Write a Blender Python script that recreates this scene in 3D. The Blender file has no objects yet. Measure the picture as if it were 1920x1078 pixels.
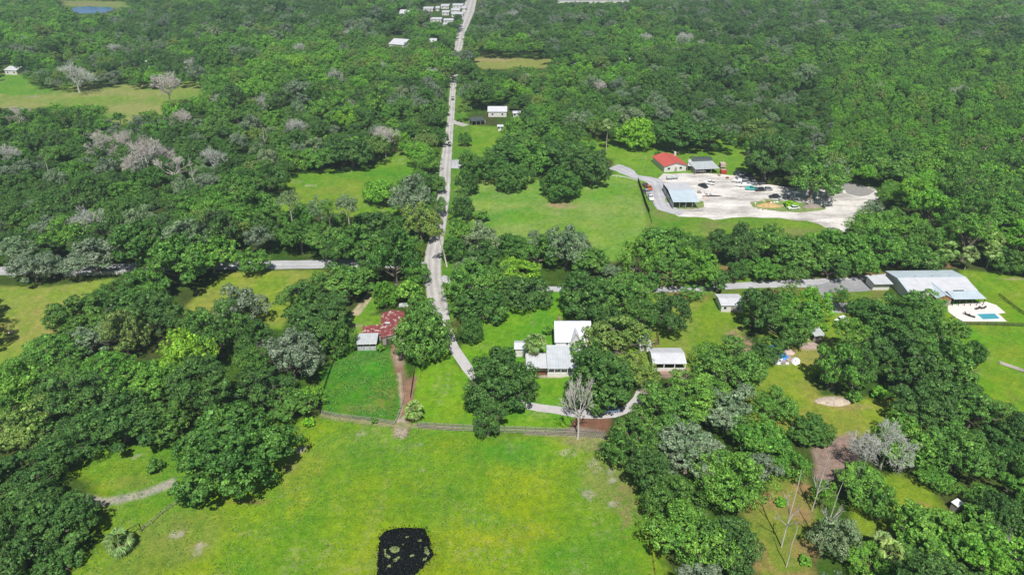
import bpy, math, random
import numpy as np
from mathutils import Vector, Matrix
R_ = math.radians
random.seed(7)
SC = bpy.context.scene
COL = SC.collection

# ------------------------------------------------------------------ camera
FPX, CX, CY, HOR, CAMH = 1281.0, 960.0, 539.0, -180.0, 110.0
PITCH = math.atan((CY - HOR) / FPX)
cam = bpy.data.objects.new('camera', bpy.data.cameras.new('camera'))
COL.objects.link(cam)
cam.location = (0, 0, CAMH)
cam.rotation_euler = (math.pi / 2 - PITCH, 0, 0)
cam.data.sensor_width = 36
cam.data.lens = 36 * FPX / 1920
cam.data.clip_start = 0.5
cam.data.clip_end = 9000
SC.camera = cam
# ------------------------------------------------------------------ world + sun
SUN_EL = 58.0
w = bpy.data.worlds.new("World"); SC.world = w; w.use_nodes = True
nt = w.node_tree
bg = nt.nodes['Background']
sky = nt.nodes.new('ShaderNodeTexSky')
sky.sky_type = 'NISHITA'; sky.sun_disc = False
sky.sun_elevation = R_(SUN_EL); sky.sun_rotation = R_(178)
nt.links.new(sky.outputs[0], bg.inputs[0]); bg.inputs[1].default_value = 0.062
sl = bpy.data.lights.new('sun', 'SUN'); sl.energy = 5.0; sl.angle = R_(0.5); sl.color = (1, .965, .90)
so = bpy.data.objects.new('sun', sl); COL.objects.link(so)
so.rotation_euler = (R_(90 - SUN_EL), 0, R_(2)); so.location = (0, -50, 200)
SC.view_settings.view_transform = 'Standard'; SC.view_settings.look = 'None'
SC.view_settings.exposure = 0.24; SC.view_settings.gamma = 1
SC.render.engine = 'CYCLES'
SC.cycles.max_bounces = 6; SC.cycles.diffuse_bounces = 3; SC.cycles.transmission_bounces = 3
SC.cycles.transparent_max_bounces = 4

# ------------------------------------------------------------------ pixel <-> world
cp, sp_ = math.cos(PITCH), math.sin(PITCH)
def gp(px, py, z=0.0):
    u = -(py - CY) / FPX
    d = Vector(((px - CX) / FPX, cp + u * sp_, -sp_ + u * cp))
    t = (z - CAMH) / d.z
    return Vector((0, 0, CAMH)) + d * t
def pj(x, y, z=0.0):
    v = z - CAMH
    zc = y * cp - v * sp_; yc = y * sp_ + v * cp
    return CX + FPX * x / zc, CY - FPX * yc / zc, FPX / zc
def inpoly(x, y, P):
    c = False; j = len(P) - 1
    for i in range(len(P)):
        xi, yi = P[i]; xj, yj = P[j]
        if (yi > y) != (yj > y) and x < (xj - xi) * (y - yi) / (yj - yi) + xi: c = not c
        j = i
    return c
def lin(c):
    return tuple(((v / 255) / 12.92 if v / 255 <= .04045 else ((v / 255 + .055) / 1.055) ** 2.4) for v in c[:3])

# ------------------------------------------------------------------ object helpers
def tag(o, label=None, cat=None, group=None, kind=None):
    if label: o['label'] = label
    if cat: o['category'] = cat
    if group: o['group'] = group
    if kind: o['kind'] = kind
    return o
def empty(name, loc, rz=0, label=None, cat=None, group=None):
    o = bpy.data.objects.new(name, None); COL.objects.link(o)
    o.location = loc; o.rotation_euler = (0, 0, rz); o.empty_display_size = .5
    return tag(o, label, cat, group)
def mesh_np(name, V, Fq, mats=(), mi=None, smooth=False):
    me = bpy.data.meshes.new(name)
    V = np.asarray(V, dtype=np.float32); Fq = np.asarray(Fq, dtype=np.int32)
    n, k = Fq.shape
    me.vertices.add(len(V)); me.vertices.foreach_set('co', V.ravel())
    me.loops.add(n * k); me.loops.foreach_set('vertex_index', Fq.ravel())
    me.polygons.add(n); me.polygons.foreach_set('loop_start', np.arange(0, n * k, k, dtype=np.int32))
    me.polygons.foreach_set('loop_total', np.full(n, k, dtype=np.int32))
    if smooth: me.polygons.foreach_set('use_smooth', np.ones(n, dtype=bool))
    for m in mats: me.materials.append(m)
    if mi is not None: me.polygons.foreach_set('material_index', np.asarray(mi, dtype=np.int32))
    me.update(calc_edges=True)
    return me
class MB:
    """collects boxes, prisms, tubes; build() links ONE mesh object"""
    def __init__(s): s.v = []; s.f = []; s.sm = []
    def face(s, pts, smooth=False):
        b = len(s.v); s.v += [tuple(p) for p in pts]; s.f.append(tuple(range(b, b + len(pts)))); s.sm.append(smooth); return s
    def hull8(s, p):   # p: 4 bottom ccw, 4 top ccw
        b = len(s.v); s.v += [tuple(q) for q in p]
        for f in ((3, 2, 1, 0), (4, 5, 6, 7), (0, 1, 5, 4), (1, 2, 6, 5), (2, 3, 7, 6), (3, 0, 4, 7)):
            s.f.append(tuple(b + i for i in f)); s.sm.append(False)
        return s
    def box(s, x0, x1, y0, y1, z0, z1):
        return s.hull8([(x0, y0, z0), (x1, y0, z0), (x1, y1, z0), (x0, y1, z0), (x0, y0, z1), (x1, y0, z1), (x1, y1, z1), (x0, y1, z1)])
    def slab(s, a, b, c, d, t):  # quad a,b,c,d (ccw from above) thickness t downward
        A = [Vector(q) for q in (a, b, c, d)]
        return s.hull8([q - Vector((0, 0, t)) for q in A] + A)
    def tube(s, pts, rad, n=6, cap=True):
        pts = [Vector(p) for p in pts]; rings = []
        for i, p in enumerate(pts):
            d = (pts[min(i + 1, len(pts) - 1)] - pts[max(i - 1, 0)])
            if d.length < 1e-6: d = Vector((0, 0, 1))
            d.normalize()
            a = d.cross(Vector((0, 0, 1)) if abs(d.z) < .9 else Vector((1, 0, 0))).normalized(); c = d.cross(a)
            r = rad[i] if hasattr(rad, '__len__') else rad
            b = len(s.v)
            s.v += [tuple(p + (a * math.cos(t) + c * math.sin(t)) * r) for t in [2 * math.pi * k / n for k in range(n)]]
            rings.append(b)
        for i in range(len(rings) - 1):
            for k in range(n):
                s.f.append((rings[i] + k, rings[i] + (k + 1) % n, rings[i + 1] + (k + 1) % n, rings[i + 1] + k)); s.sm.append(True)
        if cap:
            s.f.append(tuple(rings[0] + k for k in range(n))); s.sm.append(False)
            s.f.append(tuple(rings[-1] + n - 1 - k for k in range(n))); s.sm.append(False)
        return s
    def build(s, name, mat, parent=None, loc=None):
        me = bpy.data.meshes.new(name); me.from_pydata(s.v, [], s.f)
        me.polygons.foreach_set('use_smooth', s.sm); me.materials.append(mat)
        o = bpy.data.objects.new(name, me); COL.objects.link(o)
        if parent: o.parent = parent
        if loc is not None: o.location = loc
        return o
def copy_tree(o, parent=None):
    c = o.copy(); COL.objects.link(c)
    if parent: c.parent = parent
    for ch in list(o.children): copy_tree(ch, c)
    return c

# ------------------------------------------------------------------ materials
def mat_new(name):
    m = bpy.data.materials.new(name); m.use_nodes = True
    return m, m.node_tree, m.node_tree.nodes['Principled BSDF']
def N(t, typ, **kw):
    n = t.nodes.new(typ)
    for k, v in kw.items(): setattr(n, k, v)
    return n
def ramp(t, fac, stops):
    r = N(t, 'ShaderNodeValToRGB'); e = r.color_ramp.elements
    while len(e) < len(stops): e.new(.5)
    for i, (p, c) in enumerate(stops):
        e[i].position = p; e[i].color = (c, c, c, 1) if not hasattr(c, '__len__') else (*c[:3], 1)
    t.links.new(fac, r.inputs[0]); return r.outputs[0]
def noise(t, vec, scale, detail=3, rough=.6):
    n = N(t, 'ShaderNodeTexNoise'); n.inputs['Scale'].default_value = scale
    n.inputs['Detail'].default_value = detail; n.inputs['Roughness'].default_value = rough
    t.links.new(vec, n.inputs['Vector']); return n.outputs['Fac']
def mixc(t, mode, fac, a, b):
    m = N(t, 'ShaderNodeMix', data_type='RGBA', blend_type=mode)
    for i, v in ((0, fac), (6, a), (7, b)):
        if isinstance(v, bpy.types.NodeSocket): t.links.new(v, m.inputs[i])
        elif i == 0: m.inputs[0].default_value = v
        else: m.inputs[i].default_value = (*v[:3], 1)
    return m.outputs[2]
def simple(name, col, rough=.7, metal=0, var=.18, scale=.8, stripe=None, detail=4, dirt=None):
    m, t, b = mat_new(name)
    tc = N(t, 'ShaderNodeTexCoord')
    f = noise(t, tc.outputs['Object'], scale, detail)
    v = ramp(t, f, [(.25, 1 - var), (.75, 1 + var * .6)])
    c = mixc(t, 'MULTIPLY', 1.0, col, v)
    if dirt:
        dcol, thr, sc2 = dirt
        f2 = noise(t, tc.outputs['Object'], sc2, 5, .7)
        c = mixc(t, 'MIX', ramp(t, f2, [(thr, 0.), (thr + .05, 1.)]), c, dcol)
    if stripe:
        axis, per, dk = stripe
        wv = N(t, 'ShaderNodeTexWave', wave_type='BANDS', bands_direction=axis, wave_profile='SAW')
        wv.inputs['Scale'].default_value = 1 / per / 3.2; wv.inputs['Distortion'].default_value = .15
        t.links.new(tc.outputs['Object'], wv.inputs['Vector'])
        c = mixc(t, 'MULTIPLY', 1.0, c, ramp(t, wv.outputs['Fac'], [(0., dk), (.14, 1.), (.9, 1.), (1., dk)]))
    t.links.new(c, b.inputs['Base Color'])
    b.inputs['Roughness'].default_value = rough; b.inputs['Metallic'].default_value = metal
    return m
def leafmat(name, col, alt, sat=1.0, trans=.28):
    m, t, b = mat_new(name)
    tc = N(t, 'ShaderNodeTexCoord'); geo = N(t, 'ShaderNodeNewGeometry'); oi = N(t, 'ShaderNodeObjectInfo')
    f = noise(t, tc.outputs['Object'], 2.2, 2)
    c = mixc(t, 'MIX', ramp(t, f, [(.38, 0.), (.66, 1.)]), col, alt)
    isl = ramp(t, geo.outputs['Random Per Island'], [(0., .40), (.6, 1.1), (1., 1.9)])
    c = mixc(t, 'MULTIPLY', 1.0, c, isl)
    ob = ramp(t, oi.outputs['Random'], [(0., (.76, .86, .84)), (.35, (.96, .97, 1.05)), (.7, (.88, 1.06, .85)), (1., (1.14, 1.14, .95))])
    c = mixc(t, 'MULTIPLY', 1.0, c, ob)
    t.links.new(c, b.inputs['Base Color'])
    b.inputs['Roughness'].default_value = .55; b.inputs['Specular IOR Level'].default_value = .25
    tr = N(t, 'ShaderNodeBsdfTranslucent'); t.links.new(mixc(t, 'MULTIPLY', 1.0, c, (1.1, 1.25, .5)), tr.inputs[0])
    mx = N(t, 'ShaderNodeMixShader'); mx.inputs[0].default_value = trans
    t.links.new(b.outputs[0], mx.inputs[1]); t.links.new(tr.outputs[0], mx.inputs[2])
    t.links.new(mx.outputs[0], t.nodes['Material Output'].inputs[0])
    return m
M = {}
M['dark'] = leafmat('leaf_dark_green', (.070, .160, .036), (.122, .235, .048))
M['mid'] = leafmat('leaf_mid_green', (.108, .248, .042), (.180, .336, .056))
M['bright'] = leafmat('leaf_fresh_green', (.150, .340, .040), (.225, .415, .048))
M['lime'] = leafmat('leaf_lime_green', (.215, .420, .030), (.290, .480, .045))
M['olive'] = leafmat('leaf_olive_green', (.175, .270, .060), (.245, .310, .080))
M['mossy'] = leafmat('leaf_grey_green', (.165, .240, .130), (.280, .330, .220))
M['moss'] = simple('spanish_moss', (.26, .27, .22), .9, var=.3, scale=5)
M['palm'] = leafmat('palm_frond_green', (.19, .31, .09), (.32, .38, .13))
M['palmdry'] = simple('dry_palm_frond', (.30, .24, .12), .9, var=.3, scale=3)
M['bark'] = simple('grey_brown_bark', (.17, .14, .11), .9, var=.4, scale=6)
M['pale_bark'] = simple('pale_weathered_bark', (.42, .38, .33), .9, var=.35, scale=5)
M['dead'] = simple('bare_dead_wood', (.56, .52, .48), .85, var=.3, scale=4)

# ------------------------------------------------------------------ ground colours painted by what grows there
NT = {}
def nv(x, y, s, seed):
    # the same noise for one point
    x /= s; y /= s
    if seed not in NT: NT[seed] = np.random.RandomState(seed).rand(64, 64).tolist()
    T = NT[seed]; xi = math.floor(x); yi = math.floor(y); fx = x - xi; fy = y - yi
    fx = fx * fx * (3 - 2 * fx); fy = fy * fy * (3 - 2 * fy)
    g = lambda i, j: T[i % 64][j % 64]
    return (g(xi, yi) * (1 - fx) + g(xi + 1, yi) * fx) * (1 - fy) + (g(xi, yi + 1) * (1 - fx) + g(xi + 1, yi + 1) * fx) * fy
def vnoise(x, y, s, seed):
    x = x / s; y = y / s
    rs = np.random.RandomState(seed); T = rs.rand(64, 64)
    xi = np.floor(x).astype(int); yi = np.floor(y).astype(int); fx = x - xi; fy = y - yi
    fx = fx * fx * (3 - 2 * fx); fy = fy * fy * (3 - 2 * fy)
    g = lambda i, j: T[i % 64, j % 64]
    return (g(xi, yi) * (1 - fx) + g(xi + 1, yi) * fx) * (1 - fy) + (g(xi, yi + 1) * (1 - fx) + g(xi + 1, yi + 1) * fx) * fy
cols = np.concatenate([np.linspace(-1400, -20, 40), np.linspace(-10, 1930, 720), np.linspace(1940, 3300, 40)])
rows = np.concatenate([HOR + np.geomspace(14, 172, 30), np.linspace(-6, 1084, 420), np.linspace(1092, 1700, 24)])
PX, PY = np.meshgrid(cols, rows)
Uu = -(PY - CY) / FPX; dz = -sp_ + Uu * cp; tt = -CAMH / dz
GX = (PX - CX) / FPX * tt; GY = (cp + Uu * sp_) * tt
def sdist(P):
    """signed distance in m on the ground (inside > 0) to polygon given in photo pixels"""
    W = [gp(a, b)[:2] for a, b in P]
    d = np.full(GX.shape, 1e9); ins = np.zeros(GX.shape, bool)
    for i in range(len(W)):
        x0, y0 = W[i - 1]; x1, y1 = W[i]
        ex, ey = x1 - x0, y1 - y0; L = ex * ex + ey * ey + 1e-9
        t_ = np.clip(((GX - x0) * ex + (GY - y0) * ey) / L, 0, 1)
        d = np.minimum(d, np.hypot(GX - x0 - t_ * ex, GY - y0 - t_ * ey))
        with np.errstate(divide='ignore', invalid='ignore'):
            cr = ((y1 > GY) != (y0 > GY)) & (GX < (x0 - x1) * (GY - y1) / (y0 - y1 + 1e-12) + x1)
        ins ^= cr
    return np.where(ins, d, -d)
KALB = 0.525
COLR = np.empty(GX.shape + (3,)); COLR[:] = np.array(lin((68, 100, 38))) * KALB
nz1 = vnoise(GX, GY, 7, 1) * .6 + vnoise(GX, GY, 2.6, 2) * .4
nz2 = vnoise(GX, GY, 1.5, 3) * .5 + vnoise(GX, GY, 4.2, 5) * .5
fl = np.clip((vnoise(GX, GY, 16, 11) - .45) * 3, 0, 1)[..., None]
COLR[:] = COLR * (1 - fl) + np.array(lin((88, 98, 52))) * KALB * fl
fine_ = vnoise(GX, GY, .5, 62)
def paint(P, rgb, feather=2.5, wob=4.0, amt=1.0, var=None):
    d = sdist(P) + (nz1 - .5) * wob
    a = np.clip(d / feather + .5, 0, 1)[..., None] * amt
    c = np.array(lin(rgb)) * KALB
    if var is not None:
        v = np.clip((vnoise(GX, GY, var[1], var[2]) * .65 + nz2 * .35 - .38) * 3.2, 0, 1)[..., None]
        c = c * (1 - v) + np.array(lin(var[0])) * KALB * v
    COLR[:] = COLR * (1 - a) + c * a
def blob(x, y, rx, ry, rgb, amt=.8, wob=None, feather=None):
    c = gp(x, y); ex = gp(x + rx, y) - c; ey = gp(x, y - ry) - c
    q = np.sqrt(((GX - c.x) / ex.x) ** 2 + ((GY - c.y) / ey.y) ** 2)
    small = rx < 40
    wv = (vnoise(GX, GY, 1.1, int(x) % 97 + 100) - .5) * 1.3 + (fine_ - .5) * .9 if small else (nz1 - .5) * .9
    a = np.clip((1.05 - q + wv) * (1.3 if small else 1.6), 0, 1)[..., None] * amt
    a = a * (.55 + .9 * nz2[..., None]); a = np.clip(a, 0, 1)
    COLR[:] = COLR * (1 - a) + np.array(lin(rgb)) * KALB * a
YG, GG, DRY, SAND, LAWN = (158, 188, 34), (104, 172, 44), (168, 176, 96), (205, 198, 178), (124, 186, 42)
PAST = [(60, 1150), (150, 1050), (190, 1020), (185, 990), (205, 960), (190, 930), (160, 900), (120, 870), (215, 832), (290, 830), (420, 800), (600, 780), (700, 795), (850, 808), (1135, 816), (1150, 870), (1215, 930), (1225, 1000), (1260, 1078), (1290, 1150)]
paint(PAST, (122, 176, 46), 3, 3, var=(YG, 15, 21))
blob(860, 1040, 210, 80, (166, 190, 26), .85); blob(720, 940, 200, 90, (138, 180, 36), .5); blob(1010, 940, 130, 90, (158, 190, 30), .75)
blob(1000, 850, 130, 30, (104, 178, 50), .7); blob(800, 870, 120, 30, (120, 182, 40), .5); blob(1040, 1045, 160, 35, (112, 176, 44), .75)
blob(640, 840, 80, 30, (130, 178, 70), .6); blob(1130, 900, 60, 60, (160, 172, 90), .8); blob(1090, 830, 60, 20, (170, 168, 120), .8)
blob(560, 1040, 140, 70, (132, 180, 40), .6); blob(330, 1010, 130, 60, (150, 164, 84), .8); blob(560, 890, 50, 60, (172, 182, 72), .6)
blob(250, 1060, 100, 30, (142, 166, 66), .6); blob(470, 990, 60, 60, (150, 190, 40), .7); blob(960, 1000, 70, 25, (168, 176, 60), .5)
for a in ((690, 1000, 12, 70), (716, 940, 10, 60), (700, 1060, 22, 30), (650, 1070, 25, 20)): blob(*a, (172, 190, 90), .6)
for a in ((566, 842, 14, 6), (1152, 945, 14, 8), (1145, 885, 10, 6), (668, 768, 14, 6), (372, 1028, 12, 12), (332, 1000, 12, 11), (788, 833, 6, 4), (228, 893, 11, 5), (254, 855, 9, 5), (672, 812, 10, 5), (1068, 848, 20, 8), (1116, 870, 12, 12), (1100, 925, 14, 14), (560, 916, 4, 3), (792, 880, 7, 4), (1148, 900, 8, 7)): blob(*a, (204, 198, 180), .7)
blob(1178, 950, 30, 40, (178, 164, 110), .8); blob(470, 940, 60, 8, (170, 140, 96), .8); blob(545, 870, 16, 22, (168, 168, 110), .7)
blob(235, 880, 70, 26, (138, 178, 44), .8); blob(240, 905, 60, 14, (160, 170, 80), .6)
# dusty two-track at the lower left
paint([(60, 862), (150, 850), (150, 866), (70, 882)], (206, 170, 128), 2, 4); blob(130, 864, 40, 9, (214, 196, 170), .8)
paint([(130, 925), (200, 935), (260, 922), (326, 896), (332, 908), (270, 934), (200, 946), (130, 945)], (204, 198, 186), 1.2, 1.4)
# paddock, lanes and house lawns
paint([(600, 700), (640, 652), (745, 655), (760, 700), (757, 798), (602, 780)], (84, 152, 52), 1.5, 2, var=((66, 150, 44), 6, 31))
blob(720, 735, 28, 22, (176, 160, 84), .7); blob(680, 765, 50, 10, (150, 158, 92), .7); blob(735, 760, 10, 30, (192, 152, 88), .5)
blob(690, 690, 40, 20, (90, 178, 44), .7)
paint([(770, 790), (778, 700), (800, 670), (840, 640), (862, 690), (885, 705), (880, 810), (780, 808)], (128, 192, 40), 1.5, 1, var=((140, 188, 44), 7, 33))
paint([(735, 645), (752, 642), (756, 690), (760, 712), (782, 705), (776, 745), (768, 800), (764, 818), (742, 818), (738, 800), (752, 760), (748, 720), (738, 680)], (172, 140, 118), 1, 1.2)
paint([(745, 700), (752, 700), (756, 760), (746, 800), (740, 798), (750, 760)], (206, 188, 164), .8, .6)
paint([(742, 785), (758, 780), (764, 815), (752, 822), (742, 815)], (206, 194, 178), 1, 1)
paint([(740, 655), (752, 655), (754, 682), (744, 684)], (196, 176, 156), 1.5, 2)
paint([(862, 660), (900, 590), (960, 560), (1060, 540), (1060, 640), (1110, 650), (1100, 800), (985, 812), (870, 812), (870, 700)], (126, 188, 42), 1.5, 1, var=((112, 184, 46), 9, 35))
paint([(1150, 640), (1215, 545), (1350, 545), (1410, 575), (1390, 660), (1310, 700), (1160, 690)], (142, 178, 50), 2, 2, var=((158, 176, 78), 8, 37))
paint([(1000, 690), (1030, 688), (1030, 705), (1000, 700)], (150, 96, 76), .8, .4); paint([(1003, 704), (1060, 704), (1056, 709), (1010, 708)], (226, 210, 196), .4, .2)
paint([(1060, 812), (1075, 786), (1135, 770), (1150, 812)], (152, 112, 92), 1, 1.5); blob(1085, 806, 40, 7, (190, 180, 166), .6)
paint([(990, 806), (1140, 816), (1140, 824), (980, 814)], (180, 172, 146), .6, .8)
paint([(600, 774), (700, 788), (860, 800), (860, 806), (700, 797), (600, 782)], (176, 176, 130), .6, 1.2)
paint([(1255, 690), (1290, 690), (1290, 712), (1240, 706)], (178, 156, 146), 1, 1); blob(1225, 640, 20, 10, (170, 140, 110), .8)
paint([(1175, 775), (1195, 730), (1215, 728), (1205, 770)], (176, 166, 156), 1, 1)
blob(1385, 635, 20, 20, (196, 164, 140), .9); blob(1395, 655, 16, 14, (200, 172, 150), .8); blob(1330, 555, 26, 14, (150, 116, 84), .6)
paint([(700, 545), (720, 545), (700, 590), (745, 590), (700, 640), (650, 640), (650, 600)], (132, 180, 60), 2, 2)
for dx in (0, 9): paint([(692 + dx, 546), (697 + dx, 546), (665 + dx, 590), (655 + dx, 592)], (214, 202, 172), .5, .5)
blob(668, 612, 24, 7, (190, 184, 150), .8)
# fields
paint([(-200, 525), (90, 538), (230, 520), (145, 565), (105, 600), (95, 630), (20, 680), (-200, 760)], (162, 186, 78), 2, 2, var=((184, 182, 104), 12, 41))
for k in range(7): blob(12 + k * 17, 600 - k * 3, 3, 60, (186, 176, 112) if k % 2 else (152, 176, 66), .6)
paint([(330, 600), (360, 565), (420, 510), (610, 506), (560, 540), (530, 620), (440, 600)], (156, 184, 62), 2, 2, var=((172, 182, 84), 8, 43))
paint([(500, 395), (540, 330), (600, 318), (700, 314), (730, 285), (790, 280), (790, 440), (740, 445), (640, 400)], (128, 180, 54), 2, 3, var=((150, 178, 62), 10, 45))
blob(690, 325, 110, 14, (96, 172, 44), .8); blob(620, 358, 80, 9, (160, 178, 78), .7); blob(584, 348, 14, 2, (220, 214, 190), .8); blob(745, 280, 24, 10, (186, 164, 124), .7)
paint([(875, 300), (1160, 330), (1200, 340), (1216, 418), (1190, 470), (1150, 490), (900, 460), (880, 430)], (136, 188, 80), 2, 2, var=((160, 192, 100), 12, 47))
blob(980, 405, 70, 16, (104, 180, 50), .6); blob(1140, 360, 50, 22, (98, 180, 56), .7); blob(1050, 385, 40, 7, (196, 172, 136), .9); blob(1213, 405, 6, 12, (206, 190, 160), .8)
paint([(875, 235), (1000, 240), (1130, 258), (1400, 240), (1420, 300), (1300, 300), (1160, 300), (1000, 275), (880, 310)], (132, 180, 56), 2, 3)
paint([(1150, 300), (1225, 290), (1400, 290), (1420, 345), (1360, 350), (1200, 345), (1150, 326)], (130, 182, 60), 2, 2)
paint([(1195, 340), (1245, 345), (1330, 400), (1640, 420), (1560, 440), (1350, 450), (1215, 430)], (124, 172, 60), 2, 3, var=((150, 164, 92), 6, 49))
paint([(-50, 130), (50, 138), (160, 165), (390, 150), (400, 190), (260, 230), (200, 235), (190, 205), (100, 200), (-50, 215)], (150, 178, 84), 5, 8, var=((176, 182, 110), 20, 51))
blob(60, 170, 80, 9, (116, 176, 66), .7); blob(65, 181, 18, 3, (196, 184, 160), .8)
paint([(-60, 140), (60, 140), (110, 170), (60, 178), (-60, 180)], (120, 178, 66), 5, 8)
paint([(880, 108), (1050, 110), (1060, 128), (880, 130)], (168, 176, 96), 5, 5); blob(930, 113, 60, 3, (196, 178, 136), .8)
paint([(100, -2), (260, 2), (250, 18), (130, 14)], (150, 168, 100), 8, 10); blob(165, 8, 50, 3, (176, 160, 120), .7)
paint([(1290, 590), (1370, 525), (1530, 515), (1660, 512), (1660, 600), (1580, 640), (1560, 700), (1440, 700), (1420, 600)], (142, 178, 52), 2, 3)
paint([(1480, 640), (1560, 640), (1560, 690), (1480, 690)], (172, 176, 90), 3, 3); paint([(1500, 645), (1532, 640), (1532, 656), (1505, 656)], (214, 196, 182), 1, 1.2)
paint([(1445, 655), (1480, 650), (1485, 685), (1448, 682)], (200, 190, 186), 1, 2)
paint([(1800, 505), (1860, 512), (1960, 525), (2300, 700), (2300, 900), (1950, 800), (1840, 740), (1780, 640), (1760, 600)], (118, 184, 38), 2, 2, var=((150, 182, 50), 11, 53))
blob(1880, 660, 60, 20, (158, 182, 56), .6); blob(1780, 500, 16, 5, (160, 128, 96), .8); blob(1905, 523, 40, 3, (206, 190, 160), .8)
paint([(1400, 700), (1500, 680), (1540, 740), (1680, 750), (1690, 830), (1560, 840), (1400, 800)], (156, 182, 58), 2, 3, var=((168, 176, 76), 6, 55))
blob(1565, 752, 40, 9, (200, 176, 146), .9); blob(1600, 762, 60, 8, (190, 170, 120), .5)
paint([(1385, 950), (1440, 900), (1500, 880), (1540, 950), (1540, 1020), (1520, 1110), (1420, 1110)], (148, 164, 68), 2, 3, var=((184, 156, 108), 4, 57))
paint([(1518, 845), (1545, 822), (1600, 812), (1612, 850), (1590, 900), (1535, 900)], (182, 158, 148), 1.5, 2)
paint([(1600, 880), (1740, 900), (1770, 950), (1700, 1000), (1600, 1010)], (150, 176, 52), 2, 3); blob(1725, 945, 20, 8, (184, 160, 100), .8)
blob(1850, 920, 20, 14, (150, 170, 70), .8); blob(1915, 800, 14, 60, (150, 172, 70), .6); blob(1895, 740, 20, 20, (150, 172, 70), .6)
paint([(1180, 500), (1660, 495), (1660, 560), (1180, 560)], (124, 158, 60), 2, 4, var=((160, 140, 92), 6, 91))
blob(900, 1030, 150, 60, (164, 190, 26), .4); blob(980, 960, 90, 50, (164, 190, 26), .6); blob(560, 930, 30, 40, (176, 184, 40), .5); blob(600, 1000, 90, 60, (126, 178, 34), .6)
blob(756, 1030, 66, 54, (122, 140, 34), .75); blob(800, 1060, 24, 30, (132, 142, 40), .6)
paint([(790, 600), (808, 480), (822, 420), (826, 300), (838, 200), (846, 120), (862, 120), (866, 200), (884, 240), (880, 330), (872, 400), (860, 470), (850, 540), (850, 600)], (104, 158, 54), 2, 2)
# light fine variation
fine = vnoise(GX, GY, .9, 61) * .5 + vnoise(GX, GY, .45, 62) * .5
grassy = np.clip((COLR[..., 1] - COLR[..., 0] * 1.05) * 12, 0, 1)[..., None]
for sc_, sd_, am_, col_ in ((14, 70, .20, (160, 196, 24)), (9, 71, .32, (92, 170, 40)), (5, 72, .20, (156, 190, 50)), (2.2, 73, .28, (80, 146, 38)), (1.2, 74, .20, (172, 188, 80))):
    v = np.clip((vnoise(GX, GY, sc_, sd_) * .6 + vnoise(GX, GY, sc_ * .37, sd_ + 9) * .4 - .52) * 5, 0, 1)[..., None] * am_ * grassy
    COLR[:] = COLR * (1 - v) + np.array(lin(col_)) * KALB * v
# pale dry specks scattered in the sward
sp2 = np.clip((vnoise(GX, GY, .55, 81) * .5 + vnoise(GX, GY, 6, 82) * .5 - .68) * 9, 0, 1)[..., None] * .3 * grassy
COLR[:] = COLR * (1 - sp2) + np.array(lin((196, 190, 150))) * KALB * sp2
COLR *= (0.84 + .32 * fine)[..., None]

gm, t, b = mat_new('ground_cover')
at = N(t, 'ShaderNodeVertexColor', layer_name='cover'); tc = N(t, 'ShaderNodeTexCoord')
n1 = noise(t, tc.outputs['Object'], .07, 5, .65); n2 = noise(t, tc.outputs['Object'], .55, 5, .7); n3 = noise(t, tc.outputs['Object'], 2.6, 4, .7)
c = mixc(t, 'MULTIPLY', 1.0, at.outputs[0], ramp(t, n1, [(.32, (.82, .90, .80)), (.68, (1.16, 1.06, 1.05))]))
c = mixc(t, 'MULTIPLY', 1.0, c, ramp(t, n2, [(.32, (.72, .82, .78)), (.5, (1., 1., 1.)), (.68, (1.26, 1.16, 1.15))]))
c = mixc(t, 'MULTIPLY', 1.0, c, ramp(t, n3, [(.3, .66), (.7, 1.3)]))
t.links.new(c, b.inputs['Base Color']); b.inputs['Roughness'].default_value = .95; b.inputs['Specular IOR Level'].default_value = .1
bp = N(t, 'ShaderNodeBump'); bp.inputs['Strength'].default_value = .6; bp.inputs['Distance'].default_value = .25
t.links.new(n3, bp.inputs['Height']); t.links.new(bp.outputs[0], b.inputs['Normal'])
nr, nc = GX.shape
idx = np.arange(nr * nc).reshape(nr, nc)
Fq = np.stack([idx[1:, :-1], idx[1:, 1:], idx[:-1, 1:], idx[:-1, :-1]], -1).reshape(-1, 4)
me = mesh_np('ground', np.stack([GX, GY, np.zeros_like(GX)], -1).reshape(-1, 3), Fq, [gm])
ca = me.color_attributes.new('cover', 'FLOAT_COLOR', 'POINT')
ca.data.foreach_set('color', np.concatenate([COLR, np.ones(GX.shape + (1,))], -1).astype(np.float32).ravel())
ground = bpy.data.objects.new('ground', me); COL.objects.link(ground); tag(ground, kind='structure')

# ------------------------------------------------------------------ roads, drives, water
def road_mat(name, col, rut, edge=.0):
    m, t, b = mat_new(name)
    tc = N(t, 'ShaderNodeTexCoord'); uv = N(t, 'ShaderNodeUVMap'); sx = N(t, 'ShaderNodeSeparateXYZ'); t.links.new(uv.outputs[0], sx.inputs[0])
    n1 = noise(t, tc.outputs['Object'], .12, 4); n2 = noise(t, tc.outputs['Object'], 1.3, 5, .7)
    c = mixc(t, 'MULTIPLY', 1.0, col, ramp(t, n1, [(.3, .78), (.7, 1.12)]))
    c = mixc(t, 'MULTIPLY', 1.0, c, ramp(t, n2, [(.3, .82), (.7, 1.12)]))
    c = mixc(t, 'MULTIPLY', 1.0, c, ramp(t, sx.outputs[0], [(0., .72), (.12, 1.1), (.3, rut), (.5, 1.14), (.7, rut), (.88, 1.1), (1., .72)]))
    t.links.new(c, b.inputs['Base Color']); b.inputs['Roughness'].default_value = .9
    return m
M['road'] = road_mat('worn_pale_asphalt', (.43, .41, .395), .80)
M['lane'] = road_mat('grey_asphalt', (.40, .40, .42), .93)
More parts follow.
